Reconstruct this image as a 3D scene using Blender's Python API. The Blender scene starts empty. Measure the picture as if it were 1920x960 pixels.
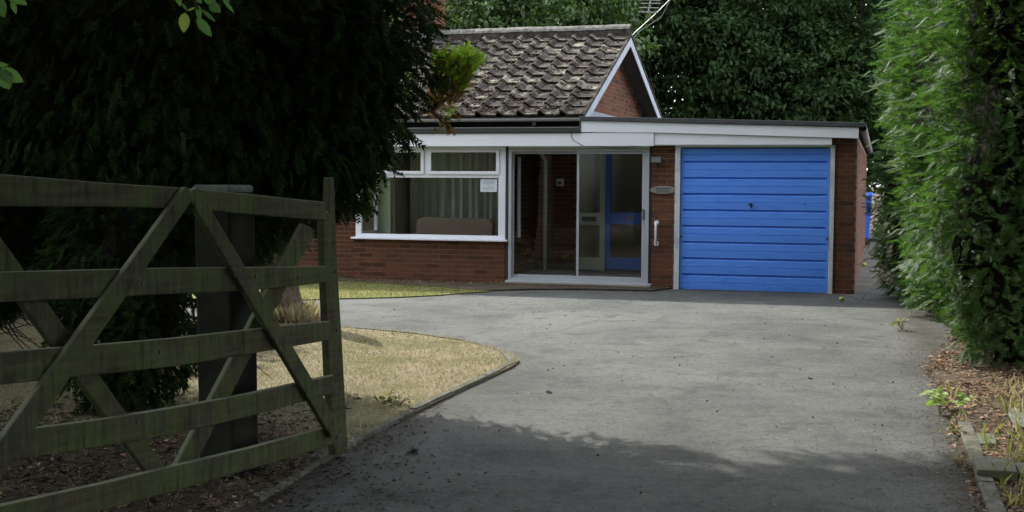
import bpy, math, random
import numpy as np
from mathutils import Vector, Matrix
random.seed(7); RNG = np.random.default_rng(11)
R = math.radians
scene = bpy.context.scene
COL = scene.collection

# ------------------------------------------------------------------ camera
CAMH, FPX = 1.6, 2400.0
PITCH, ROLL = math.atan(140.0/2400.0), -0.006
fw = np.array([0, math.cos(PITCH), -math.sin(PITCH)])
rt = np.array([1.0, 0, 0]); upv = np.cross(rt, fw)
rt, upv = rt*math.cos(ROLL)-upv*math.sin(ROLL), upv*math.cos(ROLL)+rt*math.sin(ROLL)
CP = np.array([0, 0, CAMH])
cd = bpy.data.cameras.new('camera'); cam = bpy.data.objects.new('camera', cd); COL.objects.link(cam)
cd.sensor_width = 36; cd.lens = 45; cd.clip_start = 0.05; cd.clip_end = 2000
mw = Matrix(((rt[0], upv[0], -fw[0], 0), (rt[1], upv[1], -fw[1], 0), (rt[2], upv[2], -fw[2], CAMH), (0, 0, 0, 1)))
cam.matrix_world = mw
scene.camera = cam

# ------------------------------------------------------------------ light
SUN_TRAVEL = Vector((0.57, -0.92, -1.0)).normalized()
world = bpy.data.worlds.new('World'); scene.world = world; world.use_nodes = True
wn = world.node_tree; wn.nodes.clear()
sky = wn.nodes.new('ShaderNodeTexSky'); sky.sky_type = 'NISHITA'; sky.sun_disc = False
sky.sun_elevation = math.asin(-SUN_TRAVEL.z); sky.sun_rotation = math.atan2(-SUN_TRAVEL.x, -SUN_TRAVEL.y)
sky.air_density = 1.0; sky.dust_density = 4.0; sky.ozone_density = 1.0
wb = wn.nodes.new('ShaderNodeBackground'); wb.inputs['Strength'].default_value = 0.15
wo = wn.nodes.new('ShaderNodeOutputWorld')
# broken bright cloud over most of the sky, as seen through the gaps in the trees
_tc = wn.nodes.new('ShaderNodeTexCoord'); _nz = wn.nodes.new('ShaderNodeTexNoise'); _nz.inputs['Scale'].default_value = 2.6; _nz.inputs['Detail'].default_value = 7; _nz.inputs['Roughness'].default_value = 0.55
_cr = wn.nodes.new('ShaderNodeValToRGB'); _cr.color_ramp.elements[0].position = 0.34; _cr.color_ramp.elements[1].position = 0.55
_mx = wn.nodes.new('ShaderNodeMix'); _mx.data_type = 'RGBA'; _mx.inputs[7].default_value = (6.3, 6.6, 7.2, 1)
wn.links.new(_tc.outputs['Generated'], _nz.inputs['Vector']); wn.links.new(_nz.outputs['Fac'], _cr.inputs['Fac'])
wn.links.new(_cr.outputs['Color'], _mx.inputs[0]); wn.links.new(sky.outputs[0], _mx.inputs[6])
wn.links.new(_mx.outputs[2], wb.inputs['Color']); wn.links.new(wb.outputs[0], wo.inputs['Surface'])
sl = bpy.data.lights.new('sun', 'SUN'); sl.energy = 2.2; sl.angle = R(0.55); sl.color = (1.0, 0.955, 0.89)
so = bpy.data.objects.new('sun', sl); COL.objects.link(so)
so.rotation_euler = SUN_TRAVEL.to_track_quat('-Z', 'Y').to_euler(); so.location = (-20, 30, 40)
vs = scene.view_settings
vs.view_transform = 'Standard'; vs.look = 'None'; vs.exposure = 1.88; vs.gamma = 1.0; vs.use_curve_mapping = False
scene.render.engine = 'CYCLES'
scene.cycles.max_bounces = 8; scene.cycles.transparent_max_bounces = 16
scene.cycles.use_denoising = True

# ------------------------------------------------------------------ measuring helpers (all in metres)
def ray(x, y): return fw + rt*(x-960)/FPX - upv*(y-480)/FPX
def ground(x, y, z=0.0):
    d = ray(x, y); t = (z-CAMH)/d[2]; return CP + d*t
TH = R(16)
O = ground(1601, 553); O[2] = 0
UV = np.array([math.cos(TH), -math.sin(TH), 0]); VV = np.array([math.sin(TH), math.cos(TH), 0])
def on_plane(x, y, p0, n):
    d = ray(x, y); t = np.dot(np.array(p0)-CP, n)/np.dot(d, n); return CP + d*t
def hw(x, y, z): return O + UV*x + VV*y + np.array([0, 0, z])     # house metres to world metres

# ------------------------------------------------------------------ materials
def mat(name):
    m = bpy.data.materials.new(name); m.use_nodes = True
    nt = m.node_tree; b = nt.nodes['Principled BSDF']
    return m, nt, b
def nd(nt, t, **kw):
    n = nt.nodes.new(t)
    for k, v in kw.items():
        if k in n.inputs: n.inputs[k].default_value = v
        else: setattr(n, k, v)
    return n
def ramp(nt, src, stops, interp='LINEAR'):
    n = nt.nodes.new('ShaderNodeValToRGB'); n.color_ramp.interpolation = interp
    el = n.color_ramp.elements
    while len(el) < len(stops): el.new(0.5)
    for e, (p, c) in zip(el, stops):
        e.position = p; e.color = (c[0], c[1], c[2], 1) if not np.isscalar(c) else (c, c, c, 1)
    nt.links.new(src, n.inputs['Fac']); return n.outputs['Color']
def noise(nt, scale, detail=6, rough=0.6, coord='Object', vec=None, stretch=None, dist=0.0):
    if vec is None:
        if coord == 'World':
            vec = nt.nodes.new('ShaderNodeNewGeometry').outputs['Position']
        else:
            vec = nt.nodes.new('ShaderNodeTexCoord').outputs[coord]
    if stretch:
        mp = nd(nt, 'ShaderNodeMapping'); mp.inputs['Scale'].default_value = stretch
        nt.links.new(vec, mp.inputs['Vector']); vec = mp.outputs['Vector']
    n = nd(nt, 'ShaderNodeTexNoise', Scale=scale, Detail=detail, Roughness=rough, Distortion=dist)
    nt.links.new(vec, n.inputs['Vector']); return n.outputs['Fac']
def mixc(nt, fac, a, b, mode='MIX'):
    n = nt.nodes.new('ShaderNodeMix'); n.data_type = 'RGBA'; n.blend_type = mode; n.clamp_factor = True
    for sock, v in ((n.inputs[0], fac), (n.inputs[6], a), (n.inputs[7], b)):
        if hasattr(v, 'links'): nt.links.new(v, sock)
        elif np.isscalar(v): sock.default_value = v
        else: sock.default_value = (v[0], v[1], v[2], 1)
    return n.outputs[2]
def math_(nt, op, a, b=0.0):
    n = nt.nodes.new('ShaderNodeMath'); n.operation = op
    for s, v in ((n.inputs[0], a), (n.inputs[1], b)):
        if hasattr(v, 'links'): nt.links.new(v, s)
        else: s.default_value = v
    return n.outputs[0]
def bump(nt, b, h, strength=0.4, dist=0.01):
    n = nd(nt, 'ShaderNodeBump', Strength=strength, Distance=dist)
    nt.links.new(h, n.inputs['Height']); nt.links.new(n.outputs[0], b.inputs['Normal'])
def rnd(nt):
    a = nt.nodes.new('ShaderNodeObjectInfo').outputs['Random']
    g = nt.nodes.new('ShaderNodeNewGeometry').outputs['Random Per Island']
    return math_(nt, 'FRACT', math_(nt, 'ADD', a, g))

def painted(name, col, rough=0.45, dirt=0.25, dirtcol=(0.25, 0.24, 0.2), scale=3.0, spec=0.5):
    m, nt, b = mat(name)
    n1 = noise(nt, scale, 8, 0.65, stretch=(1, 1, 0.4))
    n2 = noise(nt, scale*14, 5, 0.7)
    f = ramp(nt, n1, [(0.45, 0.0), (0.8, 1.0)])
    f2 = ramp(nt, n2, [(0.55, 0.0), (0.8, 1.0)])
    c = mixc(nt, math_(nt, 'MULTIPLY', f, dirt), col, dirtcol)
    c = mixc(nt, math_(nt, 'MULTIPLY', f2, dirt*0.7), c, dirtcol)
    nt.links.new(c, b.inputs['Base Color']); b.inputs['Roughness'].default_value = rough
    b.inputs['Specular IOR Level'].default_value = spec
    bump(nt, b, n2, 0.12, 0.003)
    return m
MT = {}
MT['white'] = painted('white_paint', (0.80, 0.82, 0.85), 0.4, 0.08)
MT['upvc'] = painted('white_upvc', (0.78, 0.80, 0.84), 0.25, 0.06)
MT['jamb'] = painted('flaking_white_paint', (0.62, 0.64, 0.66), 0.6, 0.85, (0.22, 0.21, 0.19), 9)
MT['alu'] = painted('weathered_aluminium', (0.40, 0.42, 0.44), 0.45, 0.25)
MT['felt'] = painted('roofing_felt', (0.055, 0.058, 0.062), 0.9, 0.5, (0.12, 0.12, 0.11), 6)
MT['gutter_grey'] = painted('grey_gutter_plastic', (0.24, 0.245, 0.24), 0.5, 0.4)
MT['gutter_pale'] = painted('pale_gutter_plastic', (0.34, 0.35, 0.35), 0.5, 0.4)
MT['green_strip'] = painted('mossy_dark_strip', (0.028, 0.036, 0.026), 0.8, 0.5, (0.06, 0.07, 0.04), 6)
MT['lead'] = painted('lead_flashing', (0.20, 0.225, 0.26), 0.5, 0.5, (0.45, 0.47, 0.5), 5)
MT['barge'] = painted('weathered_barge_paint', (0.36, 0.39, 0.43), 0.6, 0.7, (0.12, 0.13, 0.11), 5)
MT['dark'] = painted('dark_timber', (0.02, 0.02, 0.02), 0.7, 0.3, (0.05, 0.05, 0.045))
MT['soffit'] = painted('brown_soffit', (0.10, 0.085, 0.07), 0.8, 0.4, (0.04, 0.035, 0.03))
MT['cream'] = painted('cream_paint', (0.66, 0.69, 0.60), 0.45, 0.15)
MT['bluedoor'] = painted('blue_gloss_paint', (0.07, 0.22, 0.82), 0.3, 0.1, (0.02, 0.05, 0.2))
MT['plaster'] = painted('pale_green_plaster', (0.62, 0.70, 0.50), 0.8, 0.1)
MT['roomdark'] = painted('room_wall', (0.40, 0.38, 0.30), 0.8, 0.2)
MT['sofa'] = painted('brown_sofa_cloth', (0.34, 0.26, 0.195), 0.9, 0.25, (0.12, 0.09, 0.07))
MT['plastic'] = painted('white_plastic', (0.72, 0.72, 0.76), 0.3, 0.08)
MT['black'] = painted('black_metal', (0.02, 0.02, 0.022), 0.4, 0.2)
MT['brass'] = painted('brass', (0.40, 0.32, 0.10), 0.4, 0.3, (0.1, 0.08, 0.03)); 
MT['steel'] = painted('dull_steel', (0.15, 0.15, 0.145), 0.4, 0.3)
MT['binblue'] = painted('blue_bin_plastic', (0.03, 0.12, 0.55), 0.45, 0.2, (0.02, 0.05, 0.2))
MT['paper'] = painted('paper', (0.62, 0.68, 0.74), 0.7, 0.05)
MT['ink'] = painted('grey_ink', (0.22, 0.25, 0.28), 0.8, 0.0)
MT['cable'] = painted('grey_cable', (0.10, 0.10, 0.11), 0.6, 0.0)
MT['lampglass'] = painted('lamp_glass', (0.16, 0.18, 0.17), 0.15, 0.2)
MT['leafbase'] = painted('porch_floor', (0.26, 0.25, 0.22), 0.8, 0.4)

def garage_paint():
    m, nt, b = mat('garage_door_blue_paint')
    c0 = (0.095, 0.285, 0.90)
    big = noise(nt, 1.3, 5, 0.6)
    sm = noise(nt, 38, 6, 0.75)
    st = noise(nt, 5.0, 8, 0.7, stretch=(0.6, 1, 2.5))
    c = mixc(nt, ramp(nt, big, [(0.3, 0.0), (0.75, 0.55)]), c0, (0.13, 0.33, 0.86))
    c = mixc(nt, ramp(nt, st, [(0.50, 0.0), (0.70, 0.5)]), c, (0.04, 0.16, 0.74))
    # dark specks and rust low down
    sp = ramp(nt, sm, [(0.54, 0.0), (0.64, 0.9)])
    tc = nt.nodes.new('ShaderNodeTexCoord'); sx = nt.nodes.new('ShaderNodeSeparateXYZ'); nt.links.new(tc.outputs['Object'], sx.inputs[0])
    low = nt.nodes.new('ShaderNodeMapRange'); nt.links.new(sx.outputs[2], low.inputs[0])
    low.inputs[1].default_value = 1.1; low.inputs[2].default_value = 0.15; low.inputs[3].default_value = 0.08; low.inputs[4].default_value = 0.75
    c = mixc(nt, math_(nt, 'MULTIPLY', sp, low.outputs[0]), c, (0.02, 0.06, 0.32))
    nt.links.new(c, b.inputs['Base Color']); b.inputs['Roughness'].default_value = 0.42
    bump(nt, b, sm, 0.08, 0.002)
    return m
MT['garage'] = garage_paint()

def brick_mat(name, a, bcol, ccol):
    m, nt, b = mat(name)
    r = rnd(nt)
    c = ramp(nt, r, [(0.0, a), (0.45, bcol), (0.8, ccol), (1.0, (a[0]*0.5, a[1]*0.55, a[2]*0.6))])
    w = noise(nt, 26, 8, 0.7, 'World')
    w2 = noise(nt, 2.2, 5, 0.6, 'World')
    c = mixc(nt, ramp(nt, w, [(0.42, 0.0), (0.75, 0.65)]), c, (0.055, 0.03, 0.022))
    c = mixc(nt, ramp(nt, w2, [(0.5, 0.0), (0.8, 0.45)]), c, (0.06, 0.04, 0.03))
    nt.links.new(c, b.inputs['Base Color']); b.inputs['Roughness'].default_value = 0.9
    b.inputs['Specular IOR Level'].default_value = 0.2
    bump(nt, b, w, 0.5, 0.004)
    return m
MT['brick'] = brick_mat('red_brown_brick', (0.120, 0.046, 0.025), (0.165, 0.062, 0.030), (0.10, 0.043, 0.026))
def simple_noise(name, c1, c2, scale, rough=0.9, bs=0.4, bd=0.01, c3=None, s3=2.0, coord='World', p=(0.35, 0.68)):
    m, nt, b = mat(name)
    w = noise(nt, scale, 10, 0.68, coord)
    c = ramp(nt, w, [(p[0], c1), (p[1], c2)])
    if c3 is not None:
        w2 = noise(nt, s3, 6, 0.6, coord)
        c = mixc(nt, ramp(nt, w2, [(0.45, 0.0), (0.66, 1.0)]), c, c3)
    nt.links.new(c, b.inputs['Base Color']); b.inputs['Roughness'].default_value = rough
    b.inputs['Specular IOR Level'].default_value = 0.08
    bump(nt, b, w, bs, bd)
    return m
MT['mortar'] = simple_noise('mortar', (0.17, 0.125, 0.09), (0.28, 0.215, 0.155), 30)
MT['soil'] = simple_noise('dry_soil', (0.030, 0.024, 0.017), (0.092, 0.070, 0.047), 9, c3=(0.08, 0.066, 0.045), bs=0.8, bd=0.03)
MT['bark'] = simple_noise('bark', (0.020, 0.017, 0.013), (0.085, 0.07, 0.055), 14, bs=1.0, bd=0.03)
MT['rotwood'] = simple_noise('fibrous_bark', (0.06, 0.048, 0.036), (0.20, 0.16, 0.115), 20, bs=1.0, bd=0.03)
MT['core'] = simple_noise('dark_core_fill', (0.005, 0.005, 0.003), (0.015, 0.014, 0.008), 9, bs=1.0, bd=0.06)  # near-black fill that darkens the inside of crowns and hedge
MT['concrete'] = simple_noise('edging_concrete', (0.06, 0.058, 0.048), (0.15, 0.145, 0.122), 16, c3=(0.050, 0.055, 0.030), s3=5)
MT['slab'] = simple_noise('mossy_paving_slab', (0.07, 0.07, 0.058), (0.155, 0.155, 0.13), 12, c3=(0.09, 0.10, 0.055), s3=5)
MT['path'] = simple_noise('worn_path_concrete', (0.07, 0.065, 0.055), (0.15, 0.14, 0.12), 8, c3=(0.07, 0.065, 0.05), s3=1.5)
MT['plaque'] = simple_noise('weathered_wood_plaque', (0.14, 0.14, 0.12), (0.38, 0.37, 0.33), 60, coord='Object')
MT['stone'] = simple_noise('grit', (0.08, 0.08, 0.08), (0.3, 0.29, 0.27), 40)
MT['moss'] = simple_noise('brown_roof_moss', (0.022, 0.016, 0.011), (0.075, 0.055, 0.035), 30, bs=1.0, bd=0.02)
MT['apple'] = simple_noise('green_apple_skin', (0.24, 0.28, 0.05), (0.42, 0.44, 0.10), 30, 0.4, 0.0)

def asphalt():
    m, nt, b = mat('weathered_asphalt')
    pos = nt.nodes.new('ShaderNodeNewGeometry').outputs['Position']
    fine = noise(nt, 75, 6, 0.8, vec=pos)
    med = noise(nt, 11, 8, 0.72, vec=pos)
    big = noise(nt, 0.55, 6, 0.62, vec=pos, dist=0.6)
    stre = noise(nt, 1.6, 8, 0.66, vec=pos, stretch=(0.8, 1.4, 1))
    c = ramp(nt, big, [(0.34, (0.072, 0.075, 0.071)), (0.64, (0.134, 0.137, 0.128))])
    c = mixc(nt, ramp(nt, med, [(0.50, 0.0), (0.72, 0.85)]), c, (0.042, 0.043, 0.040))
    c = mixc(nt, ramp(nt, stre, [(0.48, 0.0), (0.70, 0.6)]), c, (0.135, 0.137, 0.127))
    c = mixc(nt, ramp(nt, fine, [(0.34, 0.8), (0.48, 0.0)]), c, (0.028, 0.028, 0.027))
    c = mixc(nt, ramp(nt, fine, [(0.56, 0.0), (0.70, 0.7)]), c, (0.20, 0.20, 0.185))
    spk = noise(nt, 30, 4, 0.7, vec=pos)
    c = mixc(nt, ramp(nt, spk, [(0.60, 0.0), (0.66, 0.85)]), c, (0.035, 0.034, 0.032))
    c = mixc(nt, ramp(nt, spk, [(0.32, 0.7), (0.38, 0.0)]), c, (0.20, 0.20, 0.185))
    worn = noise(nt, 2.1, 9, 0.75, vec=pos, dist=0.4)
    c = mixc(nt, ramp(nt, worn, [(0.52, 0.0), (0.64, 0.7)]), c, (0.045, 0.045, 0.042))
    # dark joint of an old repair
    sx = nt.nodes.new('ShaderNodeSeparateXYZ'); nt.links.new(pos, sx.inputs[0])
    wob = noise(nt, 2.5, 6, 0.7, vec=pos)
    # line through (0.2,13.0) and (2.0,16.8)
    l = math_(nt, 'SUBTRACT', math_(nt, 'MULTIPLY', sx.outputs[0], 0.904), math_(nt, 'MULTIPLY', math_(nt, 'SUBTRACT', sx.outputs[1], 12.6), 0.428))
    l = math_(nt, 'ADD', l, math_(nt, 'MULTIPLY', math_(nt, 'SUBTRACT', wob, 0.5), 0.35))
    l = math_(nt, 'ABSOLUTE', l)
    ln = ramp(nt, l, [(0.008, 0.45), (0.03, 0.0)])
    c = mixc(nt, ln, c, (0.06, 0.06, 0.06))
    # organic dirt beside the left kerb and along the right verge, broken up by noise
    def band(x0, k, w):
        e = math_(nt, 'SUBTRACT', sx.outputs[0], math_(nt, 'ADD', math_(nt, 'MULTIPLY', sx.outputs[1], k), x0))
        e = math_(nt, 'ABSOLUTE', e)
        q = nt.nodes.new('ShaderNodeMapRange'); nt.links.new(e, q.inputs[0])
        q.inputs[1].default_value = 0.0; q.inputs[2].default_value = w; q.inputs[3].default_value = 0.72; q.inputs[4].default_value = -0.1
        return q.outputs[0]
    dn = noise(nt, 3.2, 10, 0.75, vec=pos)
    nearf = nt.nodes.new('ShaderNodeMapRange'); nt.links.new(sx.outputs[1], nearf.inputs[0]); nearf.inputs[1].default_value = 10.5; nearf.inputs[2].default_value = 8.0
    for args in ((0.75, 0.27, 0.75), (-2.75, 0.245, 0.7)):
        f = ramp(nt, math_(nt, 'ADD', math_(nt, 'SUBTRACT', dn, 0.75), band(*args)), [(0.12, 0.0), (0.5, 0.85)])
        if args[0] < 0: f = math_(nt, 'MULTIPLY', f, nearf.outputs[0])
        c = mixc(nt, f, c, (0.055, 0.048, 0.038))
    c = mixc(nt, 1.0, c, (0.84, 0.86, 0.835), 'MULTIPLY')
    nt.links.new(c, b.inputs['Base Color']); b.inputs['Roughness'].default_value = 0.88
    b.inputs['Specular IOR Level'].default_value = 0.12
    h = math_(nt, 'ADD', fine, math_(nt, 'MULTIPLY', med, 0.8))
    bump(nt, b, h, 0.9, 0.010)
    return m
MT['asphalt'] = asphalt()

def lawn_mat(name, dry, mid, green, gs=1.1, gp=(0.45, 0.62)):
    m, nt, b = mat(name)
    pos = nt.nodes.new('ShaderNodeNewGeometry').outputs['Position']
    f = noise(nt, 45, 6, 0.75, vec=pos); g = noise(nt, gs, 8, 0.7, vec=pos)
    c = ramp(nt, f, [(0.3, mid), (0.65, dry)])
    c = mixc(nt, ramp(nt, g, [(gp[0], 0.0), (gp[1], 0.8)]), c, green)
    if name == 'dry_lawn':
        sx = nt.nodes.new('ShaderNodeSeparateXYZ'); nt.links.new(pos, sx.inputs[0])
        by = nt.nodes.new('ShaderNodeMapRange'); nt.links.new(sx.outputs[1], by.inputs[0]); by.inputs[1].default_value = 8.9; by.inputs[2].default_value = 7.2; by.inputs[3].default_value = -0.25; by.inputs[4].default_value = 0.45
        bare_shade = ramp(nt, math_(nt, 'ADD', noise(nt, 2.4, 8, 0.75, vec=pos), by.outputs[0]), [(0.50, 0.0), (0.72, 0.85)])
        c = mixc(nt, bare_shade, c, (0.045, 0.034, 0.023))  # soil tone that also puts the shade under conifer and gate into colour
    nt.links.new(c, b.inputs['Base Color']); b.inputs['Roughness'].default_value = 0.95
    b.inputs['Specular IOR Level'].default_value = 0.1
    bump(nt, b, f, 0.8, 0.02)
    return m
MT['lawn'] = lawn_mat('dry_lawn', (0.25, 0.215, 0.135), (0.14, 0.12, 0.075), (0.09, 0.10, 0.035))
MT['lawn2'] = lawn_mat('green_lawn', (0.22, 0.19, 0.09), (0.13, 0.12, 0.05), (0.10, 0.12, 0.035), 1.4, (0.35, 0.55))

def foliage(name, stops, trans=0.3, rough=0.45, spec=0.4, transcol=None, ns=1.2):
    m, nt, b = mat(name)
    r = rnd(nt)
    n = noise(nt, ns, 4, 0.6, 'World')
    f = math_(nt, 'ADD', math_(nt, 'MULTIPLY', r, 0.65), math_(nt, 'MULTIPLY', math_(nt, 'SUBTRACT', n, 0.3), 0.8))
    c = ramp(nt, f, stops)
    nt.links.new(c, b.inputs['Base Color']); b.inputs['Roughness'].default_value = rough
    b.inputs['Specular IOR Level'].default_value = spec
    t = nt.nodes.new('ShaderNodeBsdfTranslucent')
    tc = mixc(nt, 1.0, c, transcol or (1.5, 1.7, 0.8), 'MULTIPLY')
    nt.links.new(tc, t.inputs['Color'])
    mx = nt.nodes.new('ShaderNodeMixShader'); mx.inputs[0].default_value = trans
    out = nt.nodes['Material Output']
    nt.links.new(b.outputs[0], mx.inputs[1]); nt.links.new(t.outputs[0], mx.inputs[2]); nt.links.new(mx.outputs[0], out.inputs['Surface'])
    return m
MT['hedge'] = foliage('leylandii_fronds', [(0.0, (0.016, 0.042, 0.012)), (0.4, (0.042, 0.092, 0.022)), (0.75, (0.066, 0.118, 0.034)), (1.0, (0.12, 0.175, 0.075))], 0.34, 0.55, 0.2)
MT['conifer'] = foliage('dark_conifer_fronds', [(0.0, (0.007, 0.013, 0.006)), (0.5, (0.014, 0.026, 0.008)), (1.0, (0.034, 0.058, 0.014))], 0.25, 0.8, 0.04)
MT['brownfrond'] = foliage('dead_brown_fronds', [(0.0, (0.018, 0.012, 0.009)), (0.5, (0.032, 0.021, 0.015)), (1.0, (0.055, 0.036, 0.024))], 0.1, 0.8, 0.1, (1, 1, 1))
MT['golden'] = foliage('golden_conifer_fronds', [(0.0, (0.09, 0.15, 0.02)), (0.5, (0.13, 0.21, 0.025)), (1.0, (0.21, 0.28, 0.035))], 0.4, 0.7, 0.1)
MT['rust'] = foliage('rusty_conifer_fronds', [(0.0, (0.075, 0.042, 0.022)), (0.5, (0.13, 0.075, 0.028)), (1.0, (0.15, 0.15, 0.035))], 0.35, 0.8, 0.05, (1.2, 1.1, 0.8))
MT['leafd'] = foliage('dark_tree_leaves', [(0.0, (0.015, 0.030, 0.012)), (0.5, (0.029, 0.056, 0.020)), (1.0, (0.052, 0.090, 0.030))], 0.3, 0.6, 0.08)
MT['leafl'] = foliage('bright_tree_leaves', [(0.0, (0.026, 0.052, 0.016)), (0.5, (0.050, 0.092, 0.024)), (1.0, (0.10, 0.16, 0.05))], 0.35, 0.4, 0.5)
MT['leafn'] = foliage('overhanging_leaves', [(0.0, (0.05, 0.11, 0.03)), (0.6, (0.08, 0.17, 0.04)), (1.0, (0.12, 0.20, 0.05))], 0.4, 0.4, 0.4, ns=6)
MT['leafy'] = foliage('yellow_leaf', [(0.0, (0.20, 0.24, 0.06)), (1.0, (0.26, 0.30, 0.08))], 0.4, 0.5, 0.3)
MT['blade'] = foliage('dry_grass_blades', [(0.0, (0.17, 0.15, 0.055)), (0.35, (0.28, 0.24, 0.145)), (0.8, (0.40, 0.345, 0.22)), (1.0, (0.11, 0.145, 0.038))], 0.25, 0.8, 0.1, (1.1, 1.1, 0.9), ns=1.6)
MT['bladeg'] = foliage('green_grass_blades', [(0.0, (0.07, 0.09, 0.03)), (0.4, (0.12, 0.135, 0.045)), (0.65, (0.24, 0.205, 0.10)), (1.0, (0.32, 0.27, 0.15))], 0.3, 0.7, 0.1, ns=2)
MT['litter'] = foliage('fallen_leaves', [(0.0, (0.035, 0.022, 0.014)), (0.35, (0.11, 0.066, 0.038)), (0.7, (0.24, 0.145, 0.08)), (1.0, (0.42, 0.34, 0.24))], 0.1, 0.8, 0.2, (1, 1, 1), ns=8)
MT['darklitter'] = foliage('dark_leaf_debris', [(0.0, (0.014, 0.011, 0.008)), (0.6, (0.04, 0.03, 0.02)), (0.9, (0.10, 0.06, 0.03)), (1.0, (0.2, 0.16, 0.10))], 0.05, 0.8, 0.2, (1, 1, 1), ns=8)
MT['sapling'] = foliage('pale_sapling_leaves', [(0.0, (0.15, 0.23, 0.05)), (1.0, (0.26, 0.34, 0.10))], 0.35, 0.5, 0.3)

def tile_mat():
    m, nt, b = mat('lichened_concrete_tile')
    r = rnd(nt)
    base = ramp(nt, r, [(0.0, (0.060, 0.056, 0.050)), (0.35, (0.10, 0.092, 0.078)), (0.62, (0.15, 0.14, 0.105)), (0.8, (0.20, 0.19, 0.145)), (1.0, (0.07, 0.064, 0.056))])
    a = noise(nt, 6.5, 9, 0.78, 'World'); a2 = noise(nt, 34, 8, 0.75, 'World'); a3 = noise(nt, 17, 4, 0.6, 'World')
    c = mixc(nt, ramp(nt, a, [(0.44, 0.0), (0.50, 0.97)]), base, (0.026, 0.020, 0.016))
    c = mixc(nt, ramp(nt, a2, [(0.56, 0.0), (0.64, 0.6)]), c, (0.19, 0.175, 0.145))
    c = mixc(nt, ramp(nt, a3, [(0.70, 0.0), (0.74, 1.0)]), c, (0.5, 0.52, 0.52))
    nt.links.new(c, b.inputs['Base Color']); b.inputs['Roughness'].default_value = 0.95; b.inputs['Specular IOR Level'].default_value = 0.05
    bump(nt, b, a2, 0.8, 0.012)
    return m
MT['tile'] = tile_mat()
MT['ridge'] = simple_noise('lichened_ridge', (0.05, 0.046, 0.040), (0.20, 0.195, 0.165), 12, bs=0.6)
MT['ridgemortar'] = simple_noise('dark_ridge_mortar', (0.015, 0.012, 0.010), (0.07, 0.06, 0.05), 14, bs=0.8)

def wood_mat():
    m, nt, b = mat('weathered_green_timber')
    grain = noise(nt, 7, 9, 0.7, stretch=(0.25, 5, 5))
    pat = noise(nt, 2.2, 8, 0.7); alg = noise(nt, 3.7, 6, 0.65, 'World')
    c = ramp(nt, grain, [(0.3, (0.026, 0.022, 0.015)), (0.7, (0.075, 0.064, 0.040))])
    c = mixc(nt, ramp(nt, alg, [(0.42, 0.0), (0.7, 0.75)]), c, (0.052, 0.088, 0.022))
    c = mixc(nt, ramp(nt, pat, [(0.50, 0.0), (0.72, 0.75)]), c, (0.035, 0.032, 0.026))
    stv = noise(nt, 3.0, 7, 0.7, stretch=(9, 1, 1.1))
    c = mixc(nt, ramp(nt, stv, [(0.52, 0.0), (0.66, 0.8)]), c, (0.062, 0.085, 0.034))
    c = mixc(nt, ramp(nt, stv, [(0.36, 0.7), (0.46, 0.0)]), c, (0.020, 0.017, 0.012))
    g = nt.nodes.new('ShaderNodeNewGeometry'); s = nt.nodes.new('ShaderNodeSeparateXYZ'); nt.links.new(g.outputs['True Normal'], s.inputs[0])
    topf = ramp(nt, s.outputs[2], [(0.5, 0.0), (0.8, 0.7)])
    c = mixc(nt, topf, c, (0.19, 0.20, 0.14))      # paler on faces that look upward
    nt.links.new(c, b.inputs['Base Color']); b.inputs['Roughness'].default_value = 0.85
    b.inputs['Specular IOR Level'].default_value = 0.08
    bump(nt, b, grain, 0.7, 0.006)
    return m
MT['wood'] = wood_mat()
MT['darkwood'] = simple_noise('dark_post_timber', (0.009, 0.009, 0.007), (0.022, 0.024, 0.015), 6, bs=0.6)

def glass(name, refl=0.09, tint=(0.82, 0.86, 0.84)):
    m, nt, b = mat(name); nt.nodes.remove(b)
    t = nt.nodes.new('ShaderNodeBsdfTransparent'); t.inputs[0].default_value = (*tint, 1)
    g = nt.nodes.new('ShaderNodeBsdfGlossy'); g.inputs['Roughness'].default_value = 0.01
    fr = nt.nodes.new('ShaderNodeFresnel'); fr.inputs[0].default_value = 1.5
    f = math_(nt, 'MULTIPLY', fr.outputs[0], refl)
    w = noise(nt, 1.2, 2, 0.5); bp = nd(nt, 'ShaderNodeBump', Strength=0.05, Distance=0.02)
    nt.links.new(w, bp.inputs['Height']); nt.links.new(bp.outputs[0], g.inputs['Normal'])
    mx = nt.nodes.new('ShaderNodeMixShader'); nt.links.new(f, mx.inputs[0])
    nt.links.new(t.outputs[0], mx.inputs[1]); nt.links.new(g.outputs[0], mx.inputs[2])
    nt.links.new(mx.outputs[0], nt.nodes['Material Output'].inputs['Surface'])
    return m
MT['glass'] = glass('window_glass', 0.6, (0.97, 0.98, 0.975))
MT['glassp'] = glass('porch_glass', 0.45, (0.96, 0.97, 0.965))
def curtain_mat():
    m, nt, b = mat('grey_green_curtain')
    w = noise(nt, 6, 5, 0.6, stretch=(3, 3, 0.15))
    c = ramp(nt, w, [(0.3, (0.42, 0.46, 0.40)), (0.7, (0.68, 0.71, 0.64))])
    nt.links.new(c, b.inputs['Base Color']); b.inputs['Roughness'].default_value = 0.9
    return m
MT['curtain'] = curtain_mat()

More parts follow.
